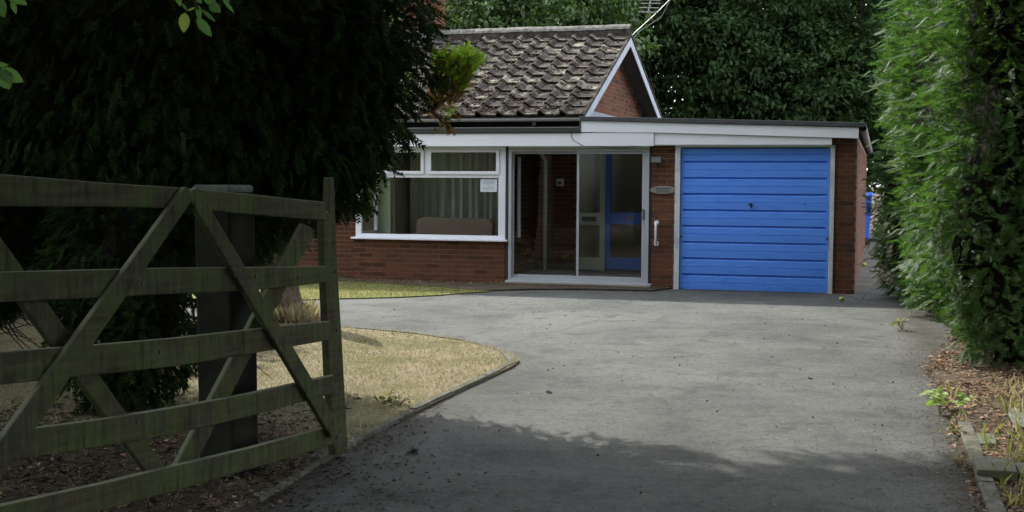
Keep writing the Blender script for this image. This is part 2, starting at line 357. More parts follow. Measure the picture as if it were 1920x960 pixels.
# ------------------------------------------------------------------ mesh helpers
def link_mesh(name, me, m, parent=None, **props):
    o = bpy.data.objects.new(name, me); COL.objects.link(o)
    if m is not None and not me.materials: me.materials.append(m)
    if parent is not None: o.parent = parent
    for k, v in props.items(): o[k] = v
    return o
class MB:
    def __init__(s): s.v = []; s.f = []
    def add(s, vs, fs):
        n = len(s.v); s.v += [tuple(map(float, p)) for p in vs]; s.f += [tuple(i+n for i in f) for f in fs]; return s
    def box(s, x0, x1, y0, y1, z0, z1):
        vs = [(x0, y0, z0), (x1, y0, z0), (x1, y1, z0), (x0, y1, z0), (x0, y0, z1), (x1, y0, z1), (x1, y1, z1), (x0, y1, z1)]
        return s.add(vs, [(0, 3, 2, 1), (4, 5, 6, 7), (0, 1, 5, 4), (1, 2, 6, 5), (2, 3, 7, 6), (3, 0, 4, 7)])
    def slab(s, pts, vec):                                    # planar polygon pushed along vec
        n = len(pts); p = [Vector(q) for q in pts]; w = [q+Vector(vec) for q in p]
        fs = [tuple(range(n)), tuple(range(2*n-1, n-1, -1))] + [(i, n+i, n+(i+1) % n, (i+1) % n) for i in range(n)]
        return s.add(p+w, fs)
    def tube(s, path, r, seg=8, cap=True):
        P = [Vector(q) for q in path]; rs = r if hasattr(r, '__len__') else [r]*len(P)
        vs = []; up0 = None
        for i, p in enumerate(P):
            t = (P[min(i+1, len(P)-1)]-P[max(i-1, 0)]).normalized()
            a = up0 if up0 is not None else (Vector((0, 0, 1)) if abs(t.z) < 0.9 else Vector((1, 0, 0)))
            a = (a - t*a.dot(t)).normalized(); up0 = a; b = t.cross(a)
            for k in range(seg):
                q = 2*math.pi*k/seg; vs.append(p+(a*math.cos(q)+b*math.sin(q))*rs[i])
        fs = []
        for i in range(len(P)-1):
            for k in range(seg):
                k2 = (k+1) % seg; fs.append((i*seg+k, i*seg+k2, (i+1)*seg+k2, (i+1)*seg+k))
        if cap: fs += [tuple(range(seg-1, -1, -1)), tuple(range((len(P)-1)*seg, len(P)*seg))]
        return s.add(vs, fs)
    def mesh(s, name):
        me = bpy.data.meshes.new(name); me.from_pydata(s.v, [], s.f); me.update(); return me
    def build(s, name, m, parent=None, bevel=0.0, smooth=False, **props):
        me = s.mesh(name); o = link_mesh(name, me, m, parent, **props)
        if smooth: me.shade_smooth()
        if bevel:
            b = o.modifiers.new('bevel', 'BEVEL'); b.width = bevel; b.segments = 2; b.limit_method = 'ANGLE'
        return o
def thing(name, label, cat, loc=(0, 0, 0), rz=0.0, group=None):
    o = bpy.data.objects.new(name, None); COL.objects.link(o); o.location = loc; o.rotation_euler = (0, 0, rz)
    o.empty_display_size = 0.2; o['label'] = label; o['category'] = cat
    if group: o['group'] = group
    return o
def tag(o, label, cat, group=None):
    o['label'] = label; o['category'] = cat
    if group: o['group'] = group
    return o
def np_mesh(name, V, Fc):
    k = Fc.shape[1]; me = bpy.data.meshes.new(name)
    me.vertices.add(len(V)); me.vertices.foreach_set('co', np.ascontiguousarray(V, np.float32).ravel())
    me.loops.add(Fc.size); me.loops.foreach_set('vertex_index', np.ascontiguousarray(Fc, np.int32).ravel())
    me.polygons.add(len(Fc)); me.polygons.foreach_set('loop_start', np.arange(0, Fc.size, k, dtype=np.int32))
    me.update(calc_edges=True); me.validate(); return me
def unit(a): return a/np.maximum(np.linalg.norm(a, axis=1, keepdims=True), 1e-9)
def scatter(name, tpl, pos, ax, nrm, scl):
    tv, tf = tpl; ax = unit(ax); y = unit(np.cross(nrm, ax)); n2 = np.cross(ax, y)
    scl = np.asarray(scl).reshape(-1, 1, 1)
    V = pos[:, None, :] + scl*(tv[None, :, 0:1]*ax[:, None, :] + tv[None, :, 1:2]*y[:, None, :] + tv[None, :, 2:3]*n2[:, None, :])
    F = tf[None]+(np.arange(len(pos))*len(tv))[:, None, None]
    return np_mesh(name, V.reshape(-1, 3), F.reshape(-1, tf.shape[1]))
def frond_tpl(n=7, sub=True, w=0.032, L=0.42, droop=0.28, subs=((0.30, 1), (0.45, -1), (0.62, 1), (0.75, -1))):
    v = []; f = []
    def add(pts):
        b = len(v); v.extend(pts); f.append((b, b+1, b+2))
    def z(x, y): return -droop*x*x + 0.05*math.sin(7*x) - 0.25*abs(y)**1.5
    for a, b in ((0, 0.35), (0.35, 0.7), (0.7, 1.0)):
        add([(a, -w*0.6, z(a, 0)), (a, w*0.6, z(a, 0)), (b+0.06, 0, z(b, 0))])
    for i in range(n):
        x = 0.1+0.82*i/n; l = L*(1-0.62*(x-0.1))*(0.85+0.3*((i*37) % 10)/10)
        for s in (-1, 1):
            ca, sa = math.cos(R(48)), math.sin(R(48))*s
            tip = (x+l*ca, l*sa); 
            px_, py_ = -sa*w, ca*w
            add([(x-px_, 0-py_, z(x, 0)), (x+px_, py_, z(x, 0)), (tip[0], tip[1], z(*tip))])
            if sub:
                for q, m2 in subs:
                    bx, by = x+l*ca*q, l*sa*q; a2 = R(48)*s+m2*R(38); l2 = l*0.42*(1.15-q)
                    t2 = (bx+math.cos(a2)*l2, by+math.sin(a2)*l2)
                    nx, ny = -math.sin(a2)*w*0.75, math.cos(a2)*w*0.75
                    add([(bx-nx, by-ny, z(bx, by)), (bx+nx, by+ny, z(bx, by)), (t2[0], t2[1], z(*t2))])
    return np.array(v), np.array(f)
FR_HI, FR_LO = frond_tpl(6, True, 0.045, 0.36, 0.30, ((0.35, 1), (0.6, -1))), frond_tpl(5, False, 0.075, 0.36)
LEAF = (np.array([(0, 0, 0), (0.3, 0.24, 0.05), (0.3, -0.24, 0.05), (0.68, 0.22, 0.02), (0.68, -0.22, 0.02), (1, 0, -0.10), (0.5, 0, -0.02)]),
        np.array([(0, 6, 1), (0, 2, 6), (1, 6, 3), (2, 4, 6), (3, 6, 5), (4, 5, 6)]))
LEAF2 = (np.array([(0, 0, 0), (0.45, 0.26, 0.06), (0.45, -0.26, 0.06), (1, 0, -0.08)]), np.array([(0, 3, 1), (0, 2, 3)]))
BLADE = (np.array([(0, -0.06, 0), (0, 0.06, 0), (0.6, 0.035, 0.10), (1.0, 0, 0.35)]), np.array([(0, 1, 2), (0, 2, 3)]))
def rand_dirs(k): return unit(RNG.normal(size=(k, 3)))

def ellipsoid_points(c, r, k, shell=0.72):
    d = rand_dirs(k); rad = (shell**3+(1-shell**3)*RNG.random((k, 1)))**(1/3)
    lump = 1+0.10*np.sin(d[:, :1]*6+c[0])*np.cos(d[:, 1:2]*7+c[1])+0.07*np.sin(d[:, 2:3]*11+c[2])
    return np.array(c)+d*np.array(r)*rad*lump, unit(d/np.array(r))
def conifer_crown(name, blobs, dens, mat_, parent, tpl=FR_LO, size=(0.22, 0.42), droop=-0.35, keep=None, shell=0.72, **props):
    P = []; D = []
    for c, r in blobs:
        a = 4*math.pi*((r[0]*r[1])**1.6/3+(r[0]*r[2])**1.6/3+(r[1]*r[2])**1.6/3)**(1/1.6)
        p, d = ellipsoid_points(c, r, int(a*dens), shell)
        P.append(p); D.append(d)
    P = np.concatenate(P); D = np.concatenate(D)
    ok = (P[:, 2] > 0.04) & (RNG.random(len(P)) < np.where((D[:, 1] > 0.35) | (P[:, 2] > 4.9), 0.42, 1.0))
    for c, r in blobs:                                      # nothing deep inside a neighbouring mass
        ok &= ((((P-np.array(c))/np.array(r))**2).sum(1) > 0.42)
    if keep is not None: ok &= keep(P)
    P = P[ok]; D = D[ok]; k = len(P)
    ax = unit(D*1.0+np.array([0, 0, droop])+RNG.normal(size=(k, 3))*0.38)
    nr = unit(D*0.35+np.array([0, 0, 1.0])+RNG.normal(size=(k, 3))*0.5)
    me = scatter(name, tpl, P, ax, nr, RNG.uniform(size[0], size[1], k))
    return link_mesh(name, me, mat_, parent, **props)
def core_mesh(name, blobs, mat_, parent, s=0.74):  # dark solid inside each mass, added to block light and view through
    m = MB()
    for bi, (c, r) in enumerate(blobs):
        N, K = 12, 18; vs = []
        for i in range(N+1):
            th = math.pi*i/N
            for j in range(K):
                ph = 2*math.pi*j/K
                d = (math.sin(th)*math.cos(ph), math.sin(th)*math.sin(ph), math.cos(th))
                q = s*(1+0.13*math.sin(5*ph+bi+3*th)*math.sin(th)+0.08*math.sin(9*th+2*ph))
                vs.append((c[0]+d[0]*r[0]*q, c[1]+d[1]*r[1]*q, max(0.03, c[2]+d[2]*r[2]*q)))
        fs = [(i*K+j, (i+1)*K+j, (i+1)*K+(j+1) % K, i*K+(j+1) % K) for i in range(N) for j in range(K)]
        m.add(vs, fs)
    return m.build(name, mat_, parent)

def broadleaf(label, base, h, blobs, nclump, per, leafmat, size, group=None, name='broadleaf_tree', spread=0.38, tpl=LEAF2, trunk_r=0.22, lean=(0, 0)):
    t = thing(name, label, 'tree', base, 0, group)
    b = np.array(base, float); m = MB(); cz = [c for c, r in blobs]
    top = Vector((lean[0], lean[1], h*0.75))
    m.tube([(0, 0, -0.1), (lean[0]*0.1, lean[1]*0.1, h*0.2), (lean[0]*0.5, lean[1]*0.5, h*0.45), top], [trunk_r*1.25, trunk_r, trunk_r*0.75, trunk_r*0.25], 10)
    for c, r in blobs:
        for q in range(4):
            st = Vector((lean[0]*0.4, lean[1]*0.4, h*(0.28+0.09*q)))
            en = Vector(np.array(c)-b)+Vector((random.uniform(-.7, .7)*r[0], random.uniform(-.7, .7)*r[1], random.uniform(-.6, .7)*r[2]))
            mid = (st+en)/2+Vector((random.uniform(-.3, .3), random.uniform(-.3, .3), random.uniform(0, .5)))
            m.tube([st, mid, en], [trunk_r*0.42, trunk_r*0.26, 0.02], 6, False)
    m.build('trunk', MT['bark'], t, smooth=True)
    P = []; D = []
    vol = np.array([r[0]*r[1]*r[2] for c, r in blobs]); vol = vol/vol.sum()
    for (c, r), w in zip(blobs, vol):
        k = max(3, int(nclump*w)); p, d = ellipsoid_points(c, r, k, 0.35); P.append(p); D.append(d)
    P = np.concatenate(P); D = np.concatenate(D); k = len(P)
    cs = RNG.uniform(0.55, 1.3, k)
    PP = np.repeat(P, per, 0)+rand_dirs(k*per)*(RNG.random((k*per, 1))**0.5)*spread*np.repeat(cs, per)[:, None]*np.array([1, 1, 0.62])
    DD = np.repeat(D, per, 0)
    ax = unit(DD*0.5+rand_dirs(k*per)*0.9+np.array([0, 0, -0.35])); nr = unit(np.array([0, 0, 1.0])+DD*0.3+RNG.normal(size=(k*per, 3))*0.45)
    ok = PP[:, 2] > 0.15
    me = scatter('crown', tpl, (PP-b)[ok], ax[ok], nr[ok], RNG.uniform(size[0], size[1], ok.sum()))
    link_mesh('crown', me, leafmat, t)
    return t

# ------------------------------------------------------------------ the ground, drive, lawns
def struct(o): o['kind'] = 'structure'; return o
gm = MB(); gm.add([(-400, -300, 0), (400, -300, 0), (400, 600, 0), (-400, 600, 0)], [(0, 1, 2, 3)])
struct(gm.build('ground', MT['soil']))
def sheet(name, pts, z, m, base=-0.05):
    pts = [(p[0], p[1], base) for p in pts]
    # keep the winding so the top faces up
    a = sum(pts[i][0]*pts[(i+1) % len(pts)][1]-pts[(i+1) % len(pts)][0]*pts[i][1] for i in range(len(pts)))
    if a > 0: pts = pts[::-1]
    mb = MB(); mb.slab(pts, (0, 0, z-base)); return struct(mb.build(name, m))
def gp(x, y): p = ground(x, y); return (p[0], p[1])
kerb_px = [(560, 611), (640, 617), (720, 624), (800, 632), (870, 643), (925, 656), (960, 668), (974, 681), (960, 692), (925, 708), (860, 738), (800, 768), (742, 795), (690, 824), (640, 852), (560, 900), (480, 950)]
kerb = [gp(*p) for p in kerb_px]
kerb_all = [(-9.0, kerb[0][1]+0.25), (-5.5, kerb[0][1]+0.15)]+kerb+[(-1.62, 5.2), (-1.95, 3.6), (-2.5, 1.0)]
sheet('driveway', [(-12, 2), (-12, 19.5), (-1, 21), (6.4, 19.6), (5.9, 15), (4.7, 11.2), (3.2, 8.6), (2.9, 5.5), (3.3, 2), (5, -8), (-6, -8)], 0.006, MT['asphalt'])
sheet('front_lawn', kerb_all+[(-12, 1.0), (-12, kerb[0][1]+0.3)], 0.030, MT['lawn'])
strip_px = [(470, 566), (560, 565), (650, 562), (740, 560), (820, 556), (880, 551), (920, 549), (900, 547), (820, 541), (740, 536), (655, 531), (560, 528), (470, 524)]
sheet('lawn_strip', [gp(*p) for p in strip_px]+[(-8, 19.6), (-8, 17.2)], 0.024, MT['lawn2'])
sheet('flower_bed', [gp(*p) for p in [(655, 530), (740, 536), (820, 541), (900, 548), (1000, 545), (1100, 545), (1220, 548)]]+[tuple(hw(-2.6, 0.1, 0)[:2]), tuple(hw(-8.3, 0.1, 0)[:2])], 0.032, MT['soil'])
verge = [gp(*p) for p in [(1855, 985), (1822, 905), (1800, 840), (1790, 800), (1770, 760), (1755, 725), (1738, 690)]]+[(3.72, 11.2), (4.05, 12.0), (4.5, 13.0), (4.95, 14.2), (5.4, 16.0), (5.8, 18.0), (6.8, 21), (8, 28), (20, 28), (20, 2), (2.3, 2)]
sheet('verge', verge, 0.028, MT['soil'])
sheet('side_path', [tuple(hw(0.0, -0.4, 0)[:2]), (4.7, 17.2), (6.0, 21), (9.2, 31.8), (11.5, 40), tuple(hw(-1, 24, 0)[:2]), tuple(hw(-1, 0.2, 0)[:2])], 0.012, MT['path'])

# kerb: bed plus stones
def stones(name, path, length, width, top, parent, m, gap=0.012, side=1):
    pts = [Vector((p[0], p[1], 0)) for p in path]
    seg = []; d = 0
    for a, b in zip(pts, pts[1:]):
        seg.append((d, a, b)); d += (b-a).length
    def at(s):
        for s0, a, b in reversed(seg):
            if s >= s0: return a+(b-a)*min(1, (s-s0)/max(1e-6, (b-a).length))
        return pts[0]
    s = 0; i = 0
    while s < d-0.15:
        e = min(d, s+length*random.uniform(0.92, 1.05)); a, b = at(s), at(e-gap)
        t = (b-a).normalized(); n = Vector((-t.y, t.x, 0))*side; z = top+random.uniform(-0.007, 0.007)
        w = width*random.uniform(0.93, 1.07)
        mb = MB(); mb.slab([a+Vector((0, 0, -0.04)), a+n*w+Vector((0, 0, -0.04)), b+n*w+Vector((0, 0, -0.04)), b+Vector((0, 0, -0.04))], (0, 0, z+0.04))
        mb.build('edging_stone', m, parent, bevel=0.006)
        s = e; i += 1
    return i
kb = struct(MB().build('kerb', MT['soil']))
bed = MB()
for (a, b) in zip(kerb, kerb[1:]):
    A, B = Vector((*a, 0)), Vector((*b, 0)); t = (B-A).normalized(); n = Vector((-t.y, t.x, 0))
    bed.slab([A-n*0.05, A-n*0.0, B-n*0.0, B-n*0.05], (0, 0, 0.018))
kb.data = bed.mesh('kerb'); kb.data.materials.append(MT['soil'])
stones('kerb', kerb+[(-1.62, 5.2)], 0.85, 0.058, 0.040, kb, MT['concrete'], side=-1)
kr = struct(MB().box(2.0, 2.01, 3, 3.01, 0, 0.01).build('verge_kerb', MT['concrete']))
stones('verge_kerb', [gp(1856, 985), gp(1828, 905), gp(1806, 840), gp(1793, 803)], 0.72, 0.085, 0.050, kr, MT['concrete'], side=-1)

# ------------------------------------------------------------------ the bungalow
H = thing('bungalow', 'low brick bungalow with mossy tiled gable roof, bay window, glazed porch and blue garage door', 'house', tuple(O), -TH)
def hb(name, m, bevel=0.0, parent=None, **kw):
    class _B(MB): pass
    b = MB(); b._go = lambda: b.build(name, m, parent or H, bevel=bevel, **kw); return b
BR_L, BR_H, JT = 0.215, 0.065, 0.010
brick_me = {}
def brick_mesh(w, d=0.03):
    k = (round(w, 3), d)
    if k not in brick_me:
        me = MB().box(0, w, -0.004, d, 0, BR_H-0.001).mesh('brick'); me.materials.append(MT['brick']); brick_me[k] = me
    return brick_me[k]
def brick_cells(x0, x1, z0, z1, clip=None, phase=0):
    cells = []; nrow = int((z1-z0)/0.075+0.5)
    for r in range(nrow):
        z = z0+r*0.075; x = x0-(0.1125 if (r+phase) % 2 else 0)
        while x < x1-0.03:
            a, b = max(x, x0), min(x+BR_L, x1)
            if b-a > 0.035 and (clip is None or clip(a, b, z)): cells.append((a, b, z))
            x += 0.225
    return cells
def brick_wall_single(wall, cells, y):
    for a, b, z in cells:
        o = bpy.data.objects.new('brick', brick_mesh(b-a)); COL.objects.link(o); o.parent = wall
        o.location = (a+random.uniform(-.001, .001), y+random.uniform(-.0015, .0015), z+0.005)
def brick_wall_merged(wall, cells, y=None, x=None, face=-1):
    m = MB()
    for a, b, z in cells:
        if y is not None: m.box(a, b, y-0.006, y+0.02, z+0.005, z+0.07)
        else: m.box(x-0.02*(face > 0)-0.006*(face < 0), x+0.006*(face > 0)+0.02*(face < 0), a, b, z+0.005, z+0.07)
    return m.build('brickwork', MT['brick'], wall, kind='stuff')
# front walls (mortar backing, bricks proud of it)
w = MB().box(-7.76, -5.23, 0, 0.1, -0.05, 0.665).build('wall', MT['mortar'], H); brick_wall_single(w, brick_cells(-7.76, -5.23, 0.0, 0.66), 0)
MB().box(-7.76, -7.66, 0.1, 0.9, -0.05, 0.665).build('wall', MT['mortar'], H)
w = MB().box(-0.35, 0, 0, 0.3, -0.05, 2.3).build('wall', MT['mortar'], H); brick_wall_single(w, brick_cells(-0.35, 0.004, 0.0, 2.24), 0)
w = MB().box(-2.945, -2.60, 0, 0.3, -0.05, 2.3).build('wall', MT['mortar'], H); brick_wall_single(w, brick_cells(-2.945, -2.60, 0.0, 2.16, phase=1), 0)
w = MB().box(-13.0, -7.76, 0.85, 0.95, -0.05, 2.35).build('wall', MT['mortar'], H)
cl = brick_cells(-13.0, -7.76, 0.0, 2.3)
near = [c for c in cl if c[0] > -8.75 and c[2] < 1.2]; brick_wall_single(w, near, 0.85); brick_wall_merged(w, [c for c in cl if c not in near], y=0.85)
# side wall of the garage
w = MB().box(-0.1, -0.004, 0.3, 14.0, -0.05, 2.30).build('wall', MT['mortar'], H)
brick_wall_merged(w, brick_cells(0.02, 14.0, 0.0, 2.26), x=-0.004, face=1)
# rear and hidden walls so the house is closed
MB().box(-13, -0.1, 13.9, 14.0, -0.05, 2.3).box(-13.1, -13.0, 0.85, 14.0, -0.05, 2.5).build('wall', MT['mortar'], H)
MB().box(-2.75, -2.65, 0.3, 5.5, -0.05, 2.3).box(-2.65, -0.1, 5.4, 5.5, -0.05, 2.3).build('wall', MT['mortar'], H)
# gable wall
RG_Y, RG_Z, EV_Y, EV_Z = 3.73, 4.255, -0.03, 2.625
SLF = (RG_Z-EV_Z)/(RG_Y-EV_Y); RB_Y, RB_Z = 8.4, 2.50; SLB = (RG_Z-RB_Z)/(RB_Y-RG_Y)
def roofz(y): return EV_Z+(y-EV_Y)*SLF if y < RG_Y else RG_Z-(y-RG_Y)*SLB
GX = -4.34
gw = MB(); gw.slab([(GX, 0.5, 2.3), (GX, RB_Y-0.3, 2.3), (GX, RB_Y-0.3, roofz(RB_Y-0.3)-0.08), (GX, RG_Y, RG_Z-0.08), (GX, 0.5, roofz(0.5)-0.08)], (-0.1, 0, 0))
gwo = gw.build('gable_wall', MT['mortar'], H)
gc = brick_cells(0.52, RB_Y-0.3, 2.79, RG_Z, lambda a, b, z: z+0.08 < min(roofz(a), roofz(b))-0.09)
brick_wall_merged(gwo, gc, x=GX, face=1)
MB().box(GX, GX+0.012, 0.5, RB_Y-0.3, 2.50, 2.785).build('lead_flashing', MT['lead'], H)

# roof
roof = MB()
roof.slab([(-4.03, EV_Y, EV_Z-0.05), (-4.03, RG_Y, RG_Z-0.05), (-4.03, RB_Y, RB_Z-0.05), (-4.03, RB_Y, RB_Z-0.09), (-4.03, RG_Y, RG_Z-0.10), (-4.03, EV_Y, EV_Z-0.09)], (-9.2, 0, 0))
roof = roof.build('roof', MT['soffit'], H)
prof = [(0.0, 0.0), (0.016, 0.060), (0.040, 0.072), (0.062, 0.058), (0.125, 0.006), (0.345, 0.0)]
ang = math.atan(SLF); TL, TW, GA = 0.43, 0.335, 0.3765
def tile_mesh(seed):
    rr = random.Random(seed); m = MB(); n = len(prof); vs = []
    for yy, zo in ((0.0, 0.046), (TL, 0.004)):
        for x, z in prof: vs.append((x+rr.uniform(-.003, .003), yy+rr.uniform(-.004, .004), z+zo))
    for x, z in prof: vs.append((x, 0.004, z+0.046-0.032))
    fs = []
    for i in range(n-1):
        fs.append((i, i+1, n+i+1, n+i)); fs.append((2*n+i, 2*n+i+1, i+1, i))
    m.add(vs, fs); me = m.mesh('roof_tile'); me.materials.append(MT['tile']); return me
tms = [tile_mesh(i) for i in range(5)]
rows, cols = 11, 26
for r in range(rows):
    for c in range(cols):
        o = bpy.data.objects.new('roof_tile', random.choice(tms)); COL.objects.link(o); o.parent = roof
        s = r*GA-0.02; x = -4.035-(c+1)*TW+random.uniform(-.006, .006)
        o.location = (x, EV_Y+s*math.cos(ang), EV_Z-0.045+s*math.sin(ang)+random.uniform(0, .006)); o.rotation_euler = (ang, random.uniform(-.012, .012), random.uniform(-.012, .012))
# rear slope covering
MB().slab([(-4.03, RG_Y, RG_Z-0.045), (-4.03, RB_Y+0.1, RB_Z-0.055), (-4.03, RB_Y+0.1, RB_Z-0.035), (-4.03, RG_Y, RG_Z-0.02)], (-9.2, 0, 0)).build('rear_tiles', MT['tile'], roof)
# ridge tiles
for k in range(21):
    m = MB(); vs = []; fs = []; L0 = 0.445; pr = [(-0.125, -0.030), (-0.10, 0.015), (-0.05, 0.055), (0, 0.068), (0.05, 0.055), (0.10, 0.015), (0.125, -0.030)]
    for xx in (0, L0):
        for y, z in pr: vs.append((xx, y, z))
    for y, z in pr: vs.append((0, y*0.85, z-0.02))
    for y, z in pr: vs.append((L0, y*0.85, z-0.02))
    n = 7
    for i in range(n-1): fs += [(i, n+i, n+i+1, i+1), (i, i+1, 2*n+i+1, 2*n+i), (n+i, 3*n+i, 3*n+i+1, n+i+1)]
    m.add(vs, fs); o = m.build('ridge_tile', MT['ridge'], roof); o.location = (-4.0-(k+1)*0.447, RG_Y, RG_Z+0.085+random.uniform(-.006, .006)); o.rotation_euler = (0, random.uniform(-.012, .012), 0)
MB().box(-13.2, -4.02, RG_Y-0.115, RG_Y+0.115, RG_Z-0.08, RG_Z+0.065).build('ridge_mortar', MT['ridgemortar'], roof)
# verge boards
def board(y0, z0, y1, z1, hgt, x, th, m, name='bargeboard'):
    MB().slab([(x, y0, z0), (x, y1, z1), (x, y1, z1-hgt), (x, y0, z0-hgt)], (-th, 0, 0)).build(name, m, H, bevel=0.003)
board(EV_Y+0.10, roofz(EV_Y+0.10)-0.065, RG_Y, RG_Z-0.065, 0.17, -4.0, 0.022, MT['barge'])
board(RG_Y+0.002, RG_Z-0.065, RB_Y, RB_Z-0.065, 0.17, -4.0, 0.022, MT['barge'])
board(EV_Y, EV_Z-0.01, RG_Y, RG_Z-0.01, 0.052, -3.985, 0.05, MT['tile'], 'verge_cloak')
board(RG_Y+0.002, RG_Z-0.01, RB_Y, RB_Z-0.01, 0.052, -3.985, 0.05, MT['tile'], 'verge_cloak')
# sloping soffits under the verge overhang
for (a, b) in (((EV_Y+0.1, roofz(EV_Y+0.1)), (RG_Y, RG_Z)), ((RG_Y, RG_Z), (RB_Y, RB_Z))):
    MB().slab([(-4.024, a[0], a[1]-0.10), (-4.024, b[0], b[1]-0.10), (-4.024, b[0], b[1]-0.115), (-4.024, a[0], a[1]-0.115)], (-0.31, 0, 0)).build('soffit', MT['soffit'], H)
# moss clumps on the tiles
mp_ = []; k = 5200
k = 11000; mx_ = RNG.uniform(-12.5, -4.1, k); ms = RNG.uniform(0, 1, k)**1.35*4.05
tone = np.sin(mx_*1.7)+np.sin(ms*2.3+mx_)
okm = RNG.random(k) < np.clip(0.75-ms/4.8+0.22*tone, 0.06, 1)
mx_, ms = mx_[okm], ms[okm]; fr = ((-mx_-4.035) % TW)
mz = np.where(fr > 0.24, 0.05, 0.0)
mpos = np.stack([mx_, EV_Y+ms*math.cos(ang)-0.012*math.sin(ang), EV_Z-0.045+0.036+ms*math.sin(ang)+mz], 1)
ico = np.array([(1, 0, 0), (-1, 0, 0), (0, 1, 0), (0, -1, 0), (0, 0, 0.75), (0, 0, -0.75)]); icf = np.array([(0, 2, 4), (2, 1, 4), (1, 3, 4), (3, 0, 4), (2, 0, 5), (1, 2, 5), (3, 1, 5), (0, 3, 5)])
link_mesh('moss', scatter('moss', (ico, icf), mpos, rand_dirs(len(mpos))*np.array([1, 1, .2]), np.tile([0, -.3, 1.0], (len(mpos), 1)), RNG.uniform(0.010, 0.036, len(mpos))), MT['moss'], roof, kind='stuff')
# chimney
ch = MB().box(-8.36, -7.72, RG_Y-0.02, RG_Y+0.62, 3.7, 5.6).build('chimney', MT['mortar'], roof)
chx = brick_cells(-8.36, -7.72, 4.3, 5.6)
cm = MB()
for a, b, z in chx: cm.box(a, b, RG_Y-0.028, RG_Y+0.0, z+.005, z+.07)
for a, b, z in brick_cells(RG_Y, RG_Y+0.62, 4.3, 5.6, phase=1): cm.box(-7.73, -7.712, a, b, z+.005, z+.07)
cm.build('chimney_brickwork', MT['brick'], roof, kind='stuff')
MB().box(-8.44, -7.66, RG_Y-0.16, RG_Y+0.70, 4.10, 4.36).build('chimney_flashing', MT['lead'], roof)

# fascias and flat roofs
def fr_top(x): return 2.458+(2.581-2.458)*(-x/4.0)
fx0, fx1 = -4.02, 0.02
MB().slab([(fx0, -0.14, fr_top(fx0)-0.065), (fx1, -0.14, fr_top(fx1)-0.068), (fx1, -0.14, 2.236), (-2.9, -0.14, 2.333), (fx0, -0.14, 2.345)], (0, 0.03, 0)).build('fascia_board', MT['white'], H, bevel=0.003)
MB().slab([(fx0-0.012, -0.165, fr_top(fx0)), (fx1+0.10, -0.165, fr_top(fx1)), (fx1+0.10, -0.165, fr_top(fx1)-0.062), (fx0-0.012, -0.165, fr_top(fx0)-0.062)], (0, 0.06, 0)).build('felt_edge', MT['felt'], H, bevel=0.004)
MB().slab([(fx0, -0.105, fr_top(fx0)-0.01), (fx1+0.10, -0.105, fr_top(fx1)-0.01), (fx1+0.10, -0.105, fr_top(fx1)-0.05), (fx0, -0.105, fr_top(fx0)-0.05)], (0, 14.2, 0)).build('flat_roof', MT['felt'], H)
MB().box(fx0-0.01, fx0+0.012, -0.15, 0.35, 2.34, 2.56).build('felt_upstand', MT['felt'], H)
# lower band over porch and bay, and over the garage door
MB().box(-13.0, -2.905, -0.13, -0.10, 2.135, 2.331).build('fascia_board', MT['white'], H, bevel=0.003)
MB().slab([(-2.900, -0.115, 2.330), (-0.345, -0.115, 2.243), (-0.345, -0.115, 2.148), (-2.900, -0.115, 2.152)], (0, 0.03, 0)).build('fascia_board', MT['white'], H, bevel=0.003)
MB().box(-13.0, fx0, -0.155, -0.10, 2.337, 2.415).build('canopy_edge', MT['green_strip'], H, bevel=0.006)
MB().box(-13.0, fx0-0.012, -0.152, -0.13, 2.416, 2.424).build('canopy_drip', MT['gutter_grey'], H)
MB().box(-13.0, fx0-0.012, -0.10, 0.9, 2.33, 2.40).build('canopy_roof', MT['felt'], H)
MB().box(-13.0, -0.36, -0.10, 0.85, 2.142, 2.150).build('canopy_soffit', MT['cream'], H)
MB().box(-13.0, fx0-0.02, 0.10, 0.13, 2.36, 2.60).build('eaves_fascia', MT['dark'], H)
# half round gutter of the tiled roof
def gutter(x0, x1, y, z, r, name, m, along='x'):
    mb = MB(); K = 9; vs = []
    ends = [(x0, 0), (x1, 0)]
    for q in (x0, x1):
        for rr in (r, r-0.006):
            for i in range(K):
                a = math.pi+math.pi*i/(K-1)
                p = (math.cos(a)*rr, math.sin(a)*rr)
                vs.append((q, y+p[0], z+p[1]) if along == 'x' else (y+p[0], q, z+p[1]))
    fs = []
    for i in range(K-1):
        fs += [(i, i+1, 2*K+i+1, 2*K+i), (K+i, 3*K+i, 3*K+i+1, K+i+1), (i, K+i, K+i+1, i+1), (2*K+i, 2*K+i+1, 3*K+i+1, 3*K+i)]
    fs += [(0, 2*K, 3*K, K), (K-1, 2*K-1, 4*K-1, 3*K-1)]
    mb.add(vs, fs); return mb.build(name, m, H, smooth=False)
gutter(-13.0, fx0-0.03, -0.085, 2.558, 0.046, 'gutter', MT['gutter_pale'])
for x in (-4.75, -6.2, -7.4): MB().box(x-0.03, x+0.03, -0.10, 0.10, 2.45, 2.508).build('gutter_bracket', MT['dark'], H)
gutter(0.3-0.1, 14.0, 0.075, 2.40, 0.055, 'gutter', MT['gutter_grey'], along='y')

